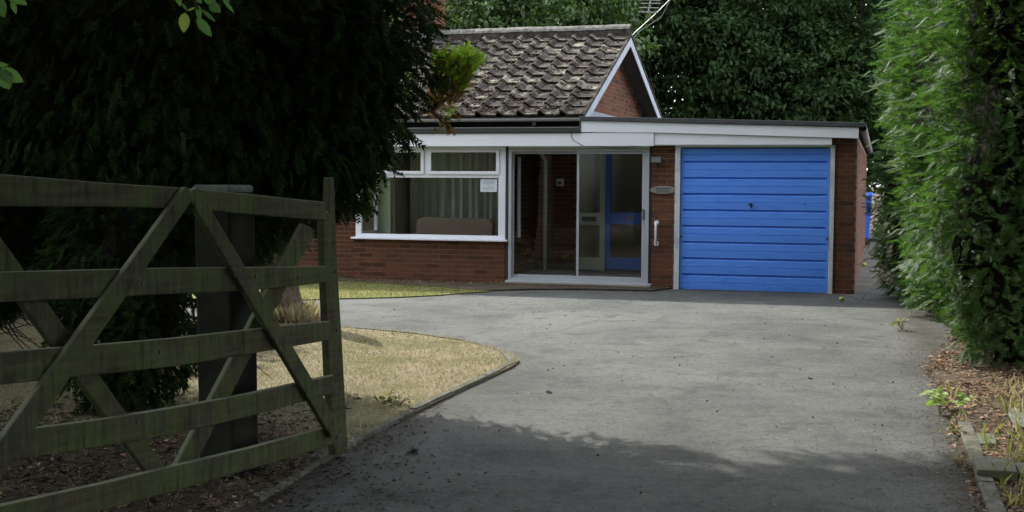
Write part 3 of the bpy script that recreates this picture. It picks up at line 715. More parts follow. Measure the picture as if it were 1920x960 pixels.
# garage door frame and door
MB().box(-2.598, -2.52, -0.035, 0.10, 0, 2.149).build('door_frame', MT['jamb'], H, bevel=0.004)
MB().box(-0.365, -0.30, -0.035, 0.10, 0, 2.147).build('door_frame', MT['jamb'], H, bevel=0.004)
MB().box(-2.52, -0.365, -0.030, 0.10, 2.118, 2.147).build('door_frame', MT['cream'], H, bevel=0.003)
GD = MB().box(-2.512, -0.372, 0.035, 0.05, 0.012, 2.105).build('garage_door', MT['garage'], H)
for a, b in ((-2.512, -2.478), (-0.406, -0.372)):
    MB().box(a, b, 0.004, 0.034, 0.012, 2.105).build('edge_rail', MT['garage'], GD, bevel=0.003)
gz = [2.105, 1.905, 1.665, 1.430, 1.190, 0.955, 0.715, 0.475, 0.235, 0.012]
for i in range(9):
    z1, z0 = gz[i], gz[i+1]; m = MB()
    lo, hi = (z0+0.012 if i < 8 else z0), (z1-0.012 if i else z1)
    mid = (lo+hi)/2
    pr = [(0.034, lo-0.004), (0.002, lo+0.004), (0.000, mid-0.010), (0.010, mid-0.002), (0.001, mid+0.004), (0.003, hi-0.012), (0.012, hi-0.004), (0.034, hi-0.001)]
    m.slab([(-2.477, y, z) for y, z in pr], (2.070, 0, 0)).build('panel', MT['garage'], GD)
hd = MB(); hd.tube([(-1.475, -0.004, 1.27), (-1.475, -0.03, 1.27)], 0.018, 10); hd.slab([(-1.49, -0.035, 1.305), (-1.462, -0.035, 1.305), (-1.455, -0.035, 1.26), (-1.472, -0.035, 1.222), (-1.488, -0.035, 1.25)], (0, 0.01, 0))
hd.tube([(-1.51, -0.006, 1.285), (-1.51, -0.002, 1.285)], 0.014, 8)
hd.build('door_handle', MT['black'], GD)
MB().slab([(-0.72, -0.004, 1.305), (-0.705, -0.004, 1.30), (-0.708, -0.004, 1.262), (-0.716, -0.004, 1.29)], (0, 0.004, 0)).build('chip', MT['black'], GD)
for x in (-2.50, -0.385): MB().tube([(x, -0.014, 0.80), (x, 0.004, 0.80)], 0.016, 8).build('pivot_bolt', MT['black'], GD)
MB().box(-2.55, -0.33, -0.06, 0.2, -0.02, 0.010).build('threshold', MT['path'], H)

# bay window
WX0, WX1, WZ0, WZ1 = -7.72, -5.225, 0.700, 2.130
MX, TZ = -6.525, 1.690
wf = MB()
wf.box(WX0, WX0+0.095, 0.005, 0.075, WZ0, WZ1)
wf.box(WX1-0.115, WX1, 0.005, 0.075, WZ0, WZ1)
wf.box(WX0+0.095, WX1-0.115, 0.007, 0.073, WZ1-0.045, WZ1)
wf.box(WX0+0.095, WX1-0.115, 0.007, 0.073, WZ0, WZ0+0.055)
wf.box(WX0+0.095, WX1-0.115, 0.007, 0.073, TZ-0.040, TZ+0.02)
wf.box(MX-0.03, MX+0.03, 0.009, 0.071, TZ+0.02, WZ1-0.045)
WN = wf.build('window', MT['upvc'], H, bevel=0.004)
def sash(x0, x1, z0, z1, w=0.05, y=-0.012):
    m = MB().box(x0, x0+w, y, y+0.05, z0, z1).box(x1-w, x1, y, y+0.05, z0, z1).box(x0+w, x1-w, y+0.001, y+0.049, z1-w, z1).box(x0+w, x1-w, y+0.001, y+0.049, z0, z0+w)
    m.build('sash', MT['upvc'], WN, bevel=0.004)
    MB().box(x0+w-0.005, x1-w+0.005, y+0.018, y+0.024, z0+w-0.005, z1-w+0.005).build('pane', MT['glass'], WN)
sash(WX0+0.10, MX-0.035, TZ+0.012, WZ1-0.035); sash(MX+0.035, WX1-0.10, TZ+0.012, WZ1-0.035)
MB().box(WX0+0.09, WX1-0.11, 0.035, 0.041, WZ0+0.05, TZ-0.035).build('pane', MT['glass'], WN)
MB().box(WX0-0.055, WX1+0.045, -0.075, 0.08, 0.668, 0.699).build('window_sill', MT['upvc'], H, bevel=0.006)
MB().box(-5.222, -5.180, -0.005, 0.12, 0.0, 2.135).build('trim', MT['dark'], H)
# side return of the bay
m = MB().box(-7.72, -7.655, 0.08, 0.14, WZ0, WZ1).box(-7.72, -7.655, 0.78, 0.85, WZ0, WZ1).box(-7.72, -7.655, 0.14, 0.78, WZ0, WZ0+0.08).box(-7.72, -7.655, 0.14, 0.78, WZ1-0.07, WZ1)
sr = m.build('window', MT['upvc'], H, bevel=0.004)
MB().box(-7.69, -7.684, 0.13, 0.79, WZ0+0.07, WZ1-0.06).build('pane', MT['glass'], sr)
# room behind
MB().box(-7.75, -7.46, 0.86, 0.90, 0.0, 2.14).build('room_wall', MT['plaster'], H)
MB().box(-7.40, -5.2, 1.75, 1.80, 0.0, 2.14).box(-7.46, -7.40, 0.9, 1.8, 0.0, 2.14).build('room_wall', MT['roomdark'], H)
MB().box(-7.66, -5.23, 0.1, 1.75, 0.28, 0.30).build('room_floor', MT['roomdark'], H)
cu = MB(); N = 150; vs = []; x0, x1 = -7.32, -5.26
for i in range(N+1):
    t = i/N; x = x0+(x1-x0)*t; y = 1.38+0.035*math.sin(t*95+2*math.sin(t*9))+0.02*math.sin(t*41)
    for z in (0.42, 1.2, 2.12): vs.append((x+0.01*math.sin(t*60+z), y*(1 if z > 1 else 1.005), z))
cu.add(vs, [(i*3+k, (i+1)*3+k, (i+1)*3+k+1, i*3+k+1) for i in range(N) for k in range(2)])
co = cu.build('curtain', MT['curtain'], None, smooth=True); co.matrix_world = Matrix.Translation(O) @ Matrix.Rotation(-TH, 4, 'Z')
tag(co, 'pleated grey-green curtain hanging inside the bay window', 'curtain')
HM = Matrix.Translation(Vector(O)) @ Matrix.Rotation(-TH, 4, 'Z')
def hthing(name, label, cat, loc, group=None):
    return thing(name, label, cat, tuple(HM @ Vector(loc)), -TH, group)
sf = hthing('sofa', 'brown sofa seen from behind through the bay window', 'sofa', (-6.2, 0.55, 0.30))
b = MB(); b.slab([(-0.70, 0, 0.25), (0.56, 0, 0.25), (0.62, 0.02, 0.60), (0.52, 0.05, 0.70), (-0.60, 0.05, 0.715), (-0.70, 0.02, 0.66)], (0, 0.16, 0)); b.build('backrest', MT['sofa'], sf, bevel=0.03)
b = MB(); b.slab([(0.60, 0.05, 0.2), (0.60, 0.65, 0.2), (0.60, 0.65, 0.40), (0.60, 0.25, 0.56), (0.60, 0.08, 0.66)], (0.14, 0, 0)); b.build('armrest', MT['sofa'], sf, bevel=0.02)
b = MB(); b.slab([(-0.86, 0.10, 0.2), (-0.86, 0.65, 0.2), (-0.86, 0.65, 0.38), (-0.86, 0.25, 0.40), (-0.86, 0.10, 0.42)], (0.14, 0, 0)); b.build('armrest', MT['sofa'], sf, bevel=0.02)
MB().box(-0.72, 0.60, 0.16, 0.70, 0.15, 0.32).build('seat', MT['sofa'], sf, bevel=0.02)
for x in (-0.66, 0.5):
    for y in (0.08, 0.6): MB().box(x, x+0.05, y, y+0.05, 0.0, 0.2).build('leg', MT['dark'], sf)
for x in (-0.05,): MB().box(-0.70, 0.6, 0.025, 0.05, 0.0+0.15, 0.27).build('base_panel', MT['sofa'], sf)
# paper notice in the window
nt_ = hthing('window_notice', 'white paper notice with faint print taped in the top right of the bay window', 'notice', (-5.505, 0.030, 1.435))
MB().slab([(-0.135, 0, 0), (0.135, 0, 0), (0.135, 0, 0.198), (-0.135, 0, 0.198)], (0, 0.002, 0)).build('sheet', MT['paper'], nt_)
ln = MB(); rr = random.Random(4)
for z, a, b_ in ((0.17, -0.07, 0.075), (0.148, -0.11, 0.1), (0.128, -0.08, 0.09), (0.106, -0.035, 0.04), (0.066, -0.075, 0.085), (0.042, -0.095, 0.10)):
    x = a
    while x < b_:
        l = rr.uniform(0.008, 0.022); ln.box(x, min(x+l, b_), -0.0015, -0.0005, z-0.0035, z+0.0035); x += l+0.005
ln.build('print', MT['ink'], nt_)

# porch
PX0, PX1 = -5.170, -2.985
MB().box(-5.20, -2.93, -0.12, 0.12, -0.02, 0.060).build('porch_step', MT['leafbase'], H, bevel=0.008)
MB().box(-5.20, -2.93, -0.085, 0.02, 0.060, 0.078).build('door_track', MT['alu'], H, bevel=0.003)
pf = MB().box(PX0, PX0+0.045, -0.02, 0.07, 0.079, 2.10).box(PX1-0.06, PX1, -0.02, 0.07, 0.079, 2.10).box(PX0+0.045, PX1-0.06, -0.018, 0.068, 2.055, 2.10).box(PX0+0.045, PX1-0.06, -0.018, 0.068, 0.079, 0.112)
PF = pf.build('porch_frame', MT['alu'], H, bevel=0.003)
MB().box(-2.984, -2.947, -0.004, 0.12, 0.0, 2.135).build('trim', MT['dark'], H)
MB().box(-5.178, -2.987, 0.0, 0.08, 2.102, 2.140).build('trim', MT['cream'], H)
def slider(x0, x1, y, l, r_):
    o = MB().box(x0, x0+l, y, y+0.03, 0.114, 2.05).box(x1-r_, x1, y, y+0.03, 0.114, 2.05).box(x0+l, x1-r_, y+0.001, y+0.029, 2.02, 2.05).box(x0+l, x1-r_, y+0.001, y+0.029, 0.114, 0.165).build('sliding_door', MT['alu'], H, bevel=0.003)
    MB().box(x0+l-0.004, x1-r_+0.004, y+0.012, y+0.018, 0.16, 2.025).build('pane', MT['glassp'], o)
    return o
slider(PX0+0.05, -4.075, 0.035, 0.022, 0.028)
sd = slider(-4.095, PX1-0.064, 0.000, 0.035, 0.045)
MB().box(-3.085, -3.060, -0.035, -0.001, 1.04, 1.20).build('pull_handle', MT['steel'], sd, bevel=0.003)
PB = 1.75
MB().box(-5.20, -2.75, 0.12, PB+0.1, -0.02, 0.13).build('porch_floor', MT['leafbase'], H)
w = MB().box(-5.20, -4.50, PB, PB+0.1, 0.1, 2.14).build('wall', MT['mortar'], H); brick_wall_merged(w, brick_cells(-5.20, -4.51, 0.13, 2.12), y=PB)
w = MB().box(-5.30, -5.205, 0.1, PB, -0.02, 2.14).build('wall', MT['mortar'], H); brick_wall_merged(w, brick_cells(0.12, PB, 0.13, 2.12), x=-5.205, face=1)
MB().box(-2.95, -2.85, 0.30, PB, -0.02, 2.14).build('wall', MT['mortar'], H)
dpx = -5.03
dp = MB(); dp.tube([(dpx-0.10, PB-0.06, 2.10), (dpx-0.05, PB-0.06, 2.03), (dpx, PB-0.06, 1.95), (dpx, PB-0.06, 0.13)], 0.034, 10)
# vertical position of the pipe follows the back corner of the porch
dpo = dp.build('downpipe', MT['upvc'], H, smooth=True)
MB().tube([(-5.125, 0.42, 1.98), (-5.125, 0.42, 0.72)], 0.030, 8).build('window_post', MT['upvc'], H)
# meter box / bell
bx = hthing('bell_box', 'small square white box with dark button on the brick inside the porch', 'doorbell', (-4.783, PB-0.04, 1.587))
MB().box(-0.062, 0.062, -0.01, 0.033, -0.062, 0.062).build('cover', MT['plastic'], bx, bevel=0.004)
MB().tube([(0.0, -0.022, -0.008), (0.0, -0.01, -0.008)], 0.030, 10).build('button', MT['black'], bx)
# cream side panel with letter box
def P3(x): return x
sp = MB().box(-4.50, -4.46, PB-0.06, PB, 0.13, 2.14).box(-4.10, -4.01, PB-0.06, PB, 0.13, 2.14).box(-4.46, -4.10, PB-0.05, PB-0.01, 0.15, 0.353).box(-4.46, -4.10, PB-0.05, PB-0.01, 0.89, 1.09).box(-4.46, -4.10, PB-0.05, PB-0.01, 2.08, 2.14)
SP = sp.build('side_panel', MT['cream'], H, bevel=0.004)
MB().box(-4.40, -4.16, PB-0.058, PB-0.05, 0.945, 1.025).build('letterbox', MT['steel'], SP)
MB().box(-4.46, -4.10, PB-0.034, PB-0.028, 0.353, 0.89).build('pane', MT['glassp'], SP); MB().box(-4.46, -4.10, PB-0.034, PB-0.028, 1.09, 2.08).build('pane', MT['glassp'], SP)
fd = MB().box(-4.005, -3.92, PB-0.05, PB-0.005, 0.165, 2.12).box(-3.16, -3.06, PB-0.05, PB-0.005, 0.165, 2.12).box(-3.92, -3.16, PB-0.049, PB-0.006, 0.165, 0.36).box(-3.92, -3.16, PB-0.049, PB-0.006, 0.91, 1.10).box(-3.92, -3.16, PB-0.049, PB-0.006, 2.06, 2.12)
FD = fd.build('front_door', MT['bluedoor'], H, bevel=0.004)
MB().box(-3.92, -3.16, PB-0.030, PB-0.024, 0.36, 0.91).build('pane', MT['glassp'], FD); MB().box(-3.92, -3.16, PB-0.030, PB-0.024, 1.10, 2.06).build('pane', MT['glassp'], FD)
MB().box(-3.05, -2.95, PB-0.05, PB+0.05, 0.13, 2.14).build('wall', MT['cream'], H)
def txt(s, name, size, loc, parent, m, ext=0.003):
    c = bpy.data.curves.new(name, 'FONT'); c.body = s; c.size = size; c.extrude = ext; c.offset = 0.002; c.align_x = 'CENTER'; c.materials.append(m)
    tmp = bpy.data.objects.new(name, c); COL.objects.link(tmp); me = bpy.data.meshes.new_from_object(tmp); bpy.data.objects.remove(tmp); me.name = name
    if not me.materials: me.materials.append(m)
    o = bpy.data.objects.new(name, me); COL.objects.link(o); o.parent = parent; o.location = loc; o.rotation_euler = (R(90), 0, 0); return o
txt('37', 'house_number', 0.105, (-3.605, PB-0.054, 0.970), FD, MT['brass'])
# hall behind the front door
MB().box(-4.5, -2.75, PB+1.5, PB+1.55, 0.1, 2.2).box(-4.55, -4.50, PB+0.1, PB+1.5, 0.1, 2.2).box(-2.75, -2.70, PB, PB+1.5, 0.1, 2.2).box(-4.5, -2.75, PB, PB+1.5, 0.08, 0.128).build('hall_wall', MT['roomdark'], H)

# cables
cb = MB(); pts = []
for i in range(13):
    t = i/12; pts.append((-4.16+0.20*t-0.07*math.sin(t*3.14), -0.134, 2.335-0.20*t))
cb.tube(pts, 0.0045, 6); cb.build('cable', MT['cable'], H)
cb = MB(); cb.tube([(-3.96+0.1*i, -0.09-0.02*math.sin(i), 2.135-0.030*math.sin(i/9*3.14)**2*(0.5+0.5*(i > 4))) for i in range(10)], 0.006, 6); cb.build('cable', MT['cable'], H)
# wall fittings: things of their own
fl = hthing('floodlight', 'black framed floodlight mounted on the brick pier beside the garage', 'floodlight', (-2.875, -0.02, 1.93))
b = MB(); b.slab([(-0.075, -0.10, -0.045), (0.095, -0.10, -0.050), (0.095, -0.10, 0.050), (-0.075, -0.10, 0.050)], (0, 0.07, 0)); b.build('housing', MT['black'], fl, bevel=0.006)
MB().box(-0.062, 0.075, -0.104, -0.099, -0.036, 0.038).build('glass_front', MT['lampglass'], fl)
MB().tube([(0.01, -0.05, -0.05), (0.01, -0.03, -0.085), (0.01, 0.01, -0.085)], 0.012, 8).build('bracket', MT['black'], fl)
MB().box(-0.012, 0.036, -0.05, -0.02, -0.105, -0.068).build('sensor', MT['dark'], fl, bevel=0.004)
MB().tube([(0.10, -0.06, 0.02), (0.12, -0.06, 0.02)], 0.014, 8).build('knob', MT['steel'], fl)
pq = hthing('name_plaque', 'oval weathered wooden name plaque on the brick pier left of the garage door', 'plaque', (-2.775, -0.022, 1.485))
b = MB(); K = 28; b.slab([(0.197*math.cos(2*math.pi*i/K)*(1+0.02*math.sin(3*i)), 0, 0.061*math.sin(2*math.pi*i/K)+0.004*math.cos(2*math.pi*i/K)) for i in range(K)], (0, 0.014, 0)); b.build('board', MT['plaque'], pq, bevel=0.004)
rr = random.Random(9); b = MB()
for row, (z, a, b_) in enumerate(((0.018, -0.11, 0.10), (-0.022, -0.10, 0.09))):
    x = a
    while x < b_:
        h0 = rr.uniform(0.010, 0.018); b.box(x, x+0.006, -0.003, -0.0006, z-h0, z+h0)
        if rr.random() < 0.7: b.box(x+0.006, x+0.014, -0.003, -0.0006, z+h0-0.006, z+h0)
        x += rr.uniform(0.018, 0.028)
b.build('lettering', MT['dark'], pq)
MB().tube([(0.155, -0.006, 0.0), (0.155, 0.0, 0.0)], 0.006, 8).build('screw', MT['black'], pq)
gr = hthing('grab_rail', 'white plastic grab handle fixed upright on the brick pier by the porch', 'grab rail', (-2.868, -0.006, 0.84))
MB().tube([(0, 0, 0.155), (0, -0.05, 0.145), (0, -0.068, 0.11), (0, -0.068, -0.11), (0, -0.05, -0.145), (0, 0, -0.155)], 0.017, 10).build('rail', MT['plastic'], gr, smooth=True)
for z in (0.155, -0.155): MB().tube([(0, -0.012, z), (0, 0.0, z)], 0.038, 16).build('mounting_flange', MT['plastic'], gr)

# TV aerial on the gable, held out on a raking pole
ae = hthing('tv_aerial', 'grey television aerial on a slanting pole above the gable end', 'aerial', (-4.0, RG_Y+0.15, 4.05))
GYP = hw(-4.0, RG_Y+0.15, 0); nY = np.array([0, 1.0, 0])
def hp2(x, y, dy=0.0):
    p = on_plane(x, y, GYP+np.array([0, dy, 0]), nY); q = HM.inverted() @ Vector(p); return Vector((q.x+4.0, q.y-RG_Y-0.15, q.z-4.05))
MB().tube([hp2(1186, 66), hp2(1192, 60), hp2(1226, 29), hp2(1262, -6), hp2(1262, -60)], 0.0085, 8).build('pole', MT['steel'], ae)
MB().tube([hp2(1186, 74), hp2(1200, 58), hp2(1240, 32), hp2(1262, -10)], 0.004, 5).build('cable', MT['cable'], ae)
MB().tube([hp2(1215, 25), hp2(1219, 6), hp2(1222, -12), hp2(1262, -30)], 0.014, 8).build('boom', MT['steel'], ae)
for (xa, ya, xb, yb) in ((1197, 22.5, 1234, 23.5), (1199, 14.5, 1236, 15), (1202, 6.5, 1239, 6.5)):
    MB().tube([hp2(xa, ya), hp2(xb, yb)], 0.0085, 6).build('element', MT['steel'], ae)
MB().tube([hp2(1160, -2), hp2(1238, 1)], 0.010, 6).build('element', MT['steel'], ae)
for q in range(5): MB().tube([hp2(1168+q*8, -8), hp2(1168+q*8, 1)], 0.010, 6).build('element', MT['steel'], ae)

# ------------------------------------------------------------------ the gate
gbase = np.array([gp(636, 868)[0], gp(636, 868)[1], 0.0])
gd = np.array([0.378, 0.926, 0]); gd /= np.linalg.norm(gd); gn = np.array([gd[1], -gd[0], 0])     # gn faces the drive
GT = thing('field_gate', 'open five-bar timber gate with diamond braces, green with algae', 'gate', tuple(gbase), math.atan2(gd[1], gd[0]))
GMi = (Matrix.Translation(Vector(gbase)) @ Matrix.Rotation(math.atan2(gd[1], gd[0]), 4, 'Z')).inverted()
def gpt(x, y, off=0.0):
    p = on_plane(x, y, gbase+gn*off, gn); q = GMi @ Vector(p); return q
def gplank(name, pts, th, off=0.0, extend=None):
    q = [gpt(x, y, off) for x, y in pts]
    m = MB(); m.slab(q, (0, th, 0)); return m.build(name, MT['wood'], GT, bevel=0.007)
def rail(tops, bots):
    # longer to the left so that it reaches its hanging stile
    def ext(a):
        (x0, y0), (x1, y1) = a[0], a[1]; f = -430
        return [(f, y0+(y1-y0)/(x1-x0)*(f-x0))]+a
    t = ext(tops); b = ext(bots); return gplank('rail', t+b[::-1], 0.042, 0.0)
rail([(0, 326), (200, 343), (330, 351), (470, 364), (612, 379)], [(0, 387), (200, 388), (330, 391), (470, 402), (612, 414)])
rail([(0, 510), (200, 505), (330, 502), (470, 501), (615, 499)], [(0, 567), (200, 558), (330, 551), (470, 545), (615, 530)])
rail([(0, 660), (200, 645), (330, 634), (470, 618), (622, 602)], [(0, 722), (200, 701), (330, 687), (470, 664), (622, 637)])
rail([(0, 812), (200, 785), (330, 764), (470, 738), (628, 703)], [(0, 868), (200, 836), (330, 814), (470, 781), (628, 737)])
rail([(0, 949), (200, 905), (330, 873), (470, 840), (630, 797)], [(0, 1000), (200, 955), (330, 921), (470, 880), (630, 832)])
gplank('stile', [(606, 405), (617, 396), (619, 333), (627, 333), (632, 480), (643, 660), (653, 848), (628, 853), (618, 700), (609, 500)], 0.045, -0.030)
def brace(a, b, wa, wb, off, th=0.032):
    a = Vector((*a, 0)); b = Vector((*b, 0)); t = (b-a).normalized(); n = Vector((-t.y, t.x, 0))
    pts = [a+n*wa/2, b+n*wb/2, b-n*wb/2, a-n*wa/2]
    return gplank('brace', [(p.x, p.y) for p in pts], th, off)
brace((359, 357), (-20, 893), 25, 44, 0.034); brace((361, 357), (634, 815), 25, 25, 0.034+0.003)
brace((581, 425), (345, 880), 27, 31, -0.044); brace((-60, 395), (300, 890), 44, 34, -0.044)
brace((-50, 900), (-430, 380), 46, 56, 0.034)
hs = [gpt(-430, 120), gpt(-380, 130), gpt(-380, 1150), gpt(-430, 1160)]
MB().slab([(p.x, p.y, max(p.z, 0.03)) for p in hs], (0, 0.07, 0)).build('stile', MT['wood'], GT, bevel=0.006)
for (x, y) in ((255, 530), (480, 518), (548, 520), (300, 660), (505, 635), (257, 791), (589, 730), (614, 790), (632, 820), (634, 740), (633, 690), (632, 620), (628, 510), (626, 455), (620, 395), (170, 640), (90, 760), (372, 380), (440, 500)):
    p = gpt(x, y, 0.0); fr_ = -0.042 if (x, y) in ((255, 530), (614, 790), (548, 520), (505, 635), (170, 640), (90, 760)) else -0.006
    bl = MB(); bl.tube([(p.x, fr_, p.z), (p.x, fr_+0.008, p.z)], 0.009, 8); bl.build('bolt', MT['black'], GT)
# gate post behind
pb = ground(428, 903); pst = thing('gate_post', 'thick square wooden post with pale green top standing behind the gate', 'post', (pb[0]-0.005, pb[1]+0.06, 0), math.atan2(gd[1], gd[0]))
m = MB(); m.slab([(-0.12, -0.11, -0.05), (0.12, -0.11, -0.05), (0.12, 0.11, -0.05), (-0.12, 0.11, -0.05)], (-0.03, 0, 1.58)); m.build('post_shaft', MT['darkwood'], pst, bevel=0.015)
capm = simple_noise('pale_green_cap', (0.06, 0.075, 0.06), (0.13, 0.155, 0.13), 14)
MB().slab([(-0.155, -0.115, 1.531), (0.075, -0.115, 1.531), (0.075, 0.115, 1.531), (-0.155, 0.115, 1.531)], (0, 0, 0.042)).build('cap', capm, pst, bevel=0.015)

# ------------------------------------------------------------------ right hand hedge
def hedge():
    t = thing('leylandii_hedge', 'tall clipped conifer hedge along the right side of the drive', 'hedge', (4.3, 12.5, 0))
    b = np.array([4.3, 12.5, 0])
    fp = np.array([(5.20, 18.2), (4.92, 16.6), (4.58, 14.8), (4.08, 12.6), (3.77, 11.35), (3.72, 10.92), (3.85, 10.80), (5.2, 10.58), (6.6, 10.5), (8.0, 10.5)])
    seg = np.diff(fp, axis=0); L = np.linalg.norm(seg, axis=1); cum = np.concatenate([[0], np.cumsum(L)]); HT = 6.2
    def surf(s, z):
        i = np.clip(np.searchsorted(cum, s)-1, 0, len(L)-1); t_ = (s-cum[i])/L[i]
        p = fp[i]+seg[i]*t_[:, None]; sn = np.stack([-seg[:, 1], seg[:, 0]], 1)/L[:, None]
        vn = unit(np.concatenate([sn[:1], (sn[1:]+sn[:-1])/2, sn[-1:]])); n = unit(vn[i]*(1-t_[:, None])+vn[i+1]*t_[:, None])
        n = -n                                        # outward, to the drive and camera
        bulge = 0.16*np.sin(z*1.7+s*0.9)+0.10*np.sin(s*2.6+z*0.8)+0.07*np.sin(s*5.1-z*3.3)
        under = -0.20*np.clip((1.0-z)/1.0, 0, 1)**1.3
        q = p+n*(bulge+under+0.10*np.clip(z-1.6, -0.8, 1.4)-0.26*np.clip(z-2.7, 0, 3))[:, None]*1.0
        return np.column_stack([q, z]), np.column_stack([n, np.where(z < 1.2, -0.35, 0.1)])
    k = 27000
    s = RNG.random(k)*cum[-1]; z = 0.03+RNG.random(k)*(HT-0.15)
    low = z > 4.6; keep = ~low | (RNG.random(k) < 0.35); s, z = s[keep], z[keep]; k = len(s)
    P, N = surf(s, z); N = unit(N); P = P-N*(0.10+RNG.random((k, 1))**1.5*0.22)
    ax = unit(N*0.75+np.array([-0.22, -0.12, 0.25])+RNG.normal(size=(k, 3))*0.48)
    nr = unit(np.array([0, 0, 1.0])+N*0.5+RNG.normal(size=(k, 3))*0.45)
    me = scatter('foliage', FR_HI, P-b, ax, nr, RNG.uniform(0.08, 0.19, k)); link_mesh('foliage', me, MT['hedge'], t)
    # long loose sprays
    k2 = 420; s = RNG.random(k2)*cum[-1]; z = 0.5+RNG.random(k2)*4.2; P, N = surf(s, z); N = unit(N)
    me = scatter('loose_sprays', FR_HI, P-b, unit(N+np.array([-0.2, 0, 0.1])+RNG.normal(size=(k2, 3))*0.4), unit(np.array([0, 0, 1.0])+RNG.normal(size=(k2, 3))*0.4), RNG.uniform(0.16, 0.26, k2)); link_mesh('loose_sprays', me, MT['hedge'], t)
    # dark solid core, put in to block light and sight through
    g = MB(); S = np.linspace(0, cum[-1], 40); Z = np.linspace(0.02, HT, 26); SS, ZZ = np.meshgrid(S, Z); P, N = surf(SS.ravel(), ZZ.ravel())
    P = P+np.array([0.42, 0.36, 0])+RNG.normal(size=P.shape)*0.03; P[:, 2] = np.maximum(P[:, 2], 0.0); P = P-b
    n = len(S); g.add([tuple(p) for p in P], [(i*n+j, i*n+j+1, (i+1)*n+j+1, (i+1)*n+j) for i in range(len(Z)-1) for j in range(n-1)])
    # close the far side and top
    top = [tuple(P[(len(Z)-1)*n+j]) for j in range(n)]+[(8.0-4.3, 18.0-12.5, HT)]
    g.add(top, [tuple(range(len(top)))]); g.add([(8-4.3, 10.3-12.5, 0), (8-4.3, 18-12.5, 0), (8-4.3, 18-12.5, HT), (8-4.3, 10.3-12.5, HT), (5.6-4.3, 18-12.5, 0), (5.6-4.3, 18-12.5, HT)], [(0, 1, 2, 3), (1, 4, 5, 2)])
    g.build('dark_core', MT['core'], t)
    tr = MB()
    for x, y in ((4.6, 11.9), (4.9, 13.4), (5.2, 15.0), (5.9, 11.4)): tr.tube([(x-4.3, y-12.5, 0), (x-4.28, y-12.5, 2.5), (x-4.3, y-12.5, 5.6)], [0.11, 0.09, 0.03], 8)
    tr.build('trunk', MT['bark'], t)
hedge()

# ------------------------------------------------------------------ conifers on the left
def conifer_tree(label, base, blobs, dens, brown=None, core=0.76, trunk=((0.16, 0.05), 6.0), size=(0.22, 0.40), tpl=FR_LO, group=None):
    t = thing('conifer_tree', label, 'tree', (base[0], base[1], 0), 0, group)
    bl = [((c[0]-base[0], c[1]-base[1], c[2]), r) for c, r in blobs]
    MB().tube([(0, 0, -0.05), (0.03, 0, trunk[1]*0.5), (0, 0, trunk[1])], [trunk[0][0], trunk[0][0]*0.7, trunk[0][1]], 10).build('trunk', MT['bark'], t)
    conifer_crown('crown', bl, dens, MT['conifer'], t, size=size, tpl=tpl)
    core_mesh('dark_core', bl, MT['core'], t, core)
    return t, bl
blobs1 = [((-2.40, 9.3, 2.98), (1.74, 1.5, 1.72)), ((-1.54, 9.3, 2.46), (0.92, 0.8, 0.94)), ((-1.42, 9.3, 1.72), (0.46, 0.5, 0.42)), ((-2.95, 10.0, 5.4), (1.8, 1.7, 2.6)), ((-2.62, 8.65, 0.90), (0.52, 0.55, 0.95)), ((-4.25, 9.9, 1.95), (1.45, 1.3, 1.50)), ((-2.25, 9.9, 1.55), (0.72, 0.7, 0.62)), ((-4.1, 9.6, 4.0), (1.6, 1.5, 1.8)), ((-3.5, 10.9, 8.1), (2.2, 1.9, 1.5)), ((-4.9, 11.6, 7.4), (1.8, 1.8, 1.8)), ((-2.7, 10.6, 9.3), (1.2, 1.2, 1.0)), ((-3.0, 12.9, 8.5), (2.1, 1.5, 1.4)), ((-1.7, 12.9, 7.4), (1.1, 1.0, 1.0))]
c1, bl1 = conifer_tree('huge dark green conifer filling the left side behind the gate', (-2.85, 9.5), blobs1, 350, trunk=((0.2, 0.05), 9.0), size=(0.08, 0.19))
# brown twiggy sprays on its drive side
pts, dr = ellipsoid_points((-2.50+2.85, 9.7-9.5, 2.95), (1.70, 1.56, 1.72), 3400, 0.93)
ok = (pts[:, 1] < 0.4) & (pts[:, 0] > 0.95) & (pts[:, 2] > 1.7) & (pts[:, 2] < 4.0) & (RNG.random(len(pts)) < np.clip(1.5-np.abs(pts[:, 0]-1.45)*1.6, 0, 1))
pts, dr = pts[ok], dr[ok]; k = len(pts)
TWIG = (np.array([(0, -0.012, 0), (0, 0.012, 0), (0.5, 0.008, 0.06), (0.5, -0.008, 0.06), (1, 0, 0.02), (0.55, 0, 0.05), (0.8, 0.16, 0.02), (0.3, 0, 0.03), (0.55, -0.15, 0.0)]), np.array([(0, 1, 2), (0, 2, 3), (3, 2, 4), (5, 2, 6), (7, 3, 8)]))
link_mesh('bare_twigs', scatter('bare_twigs', TWIG, pts, dr*0.6+np.array([0.8, -0.1, 0.45])+RNG.normal(size=(k, 3))*0.35, rand_dirs(k), RNG.uniform(0.2, 0.45, k)), MT['brownfrond'], c1)
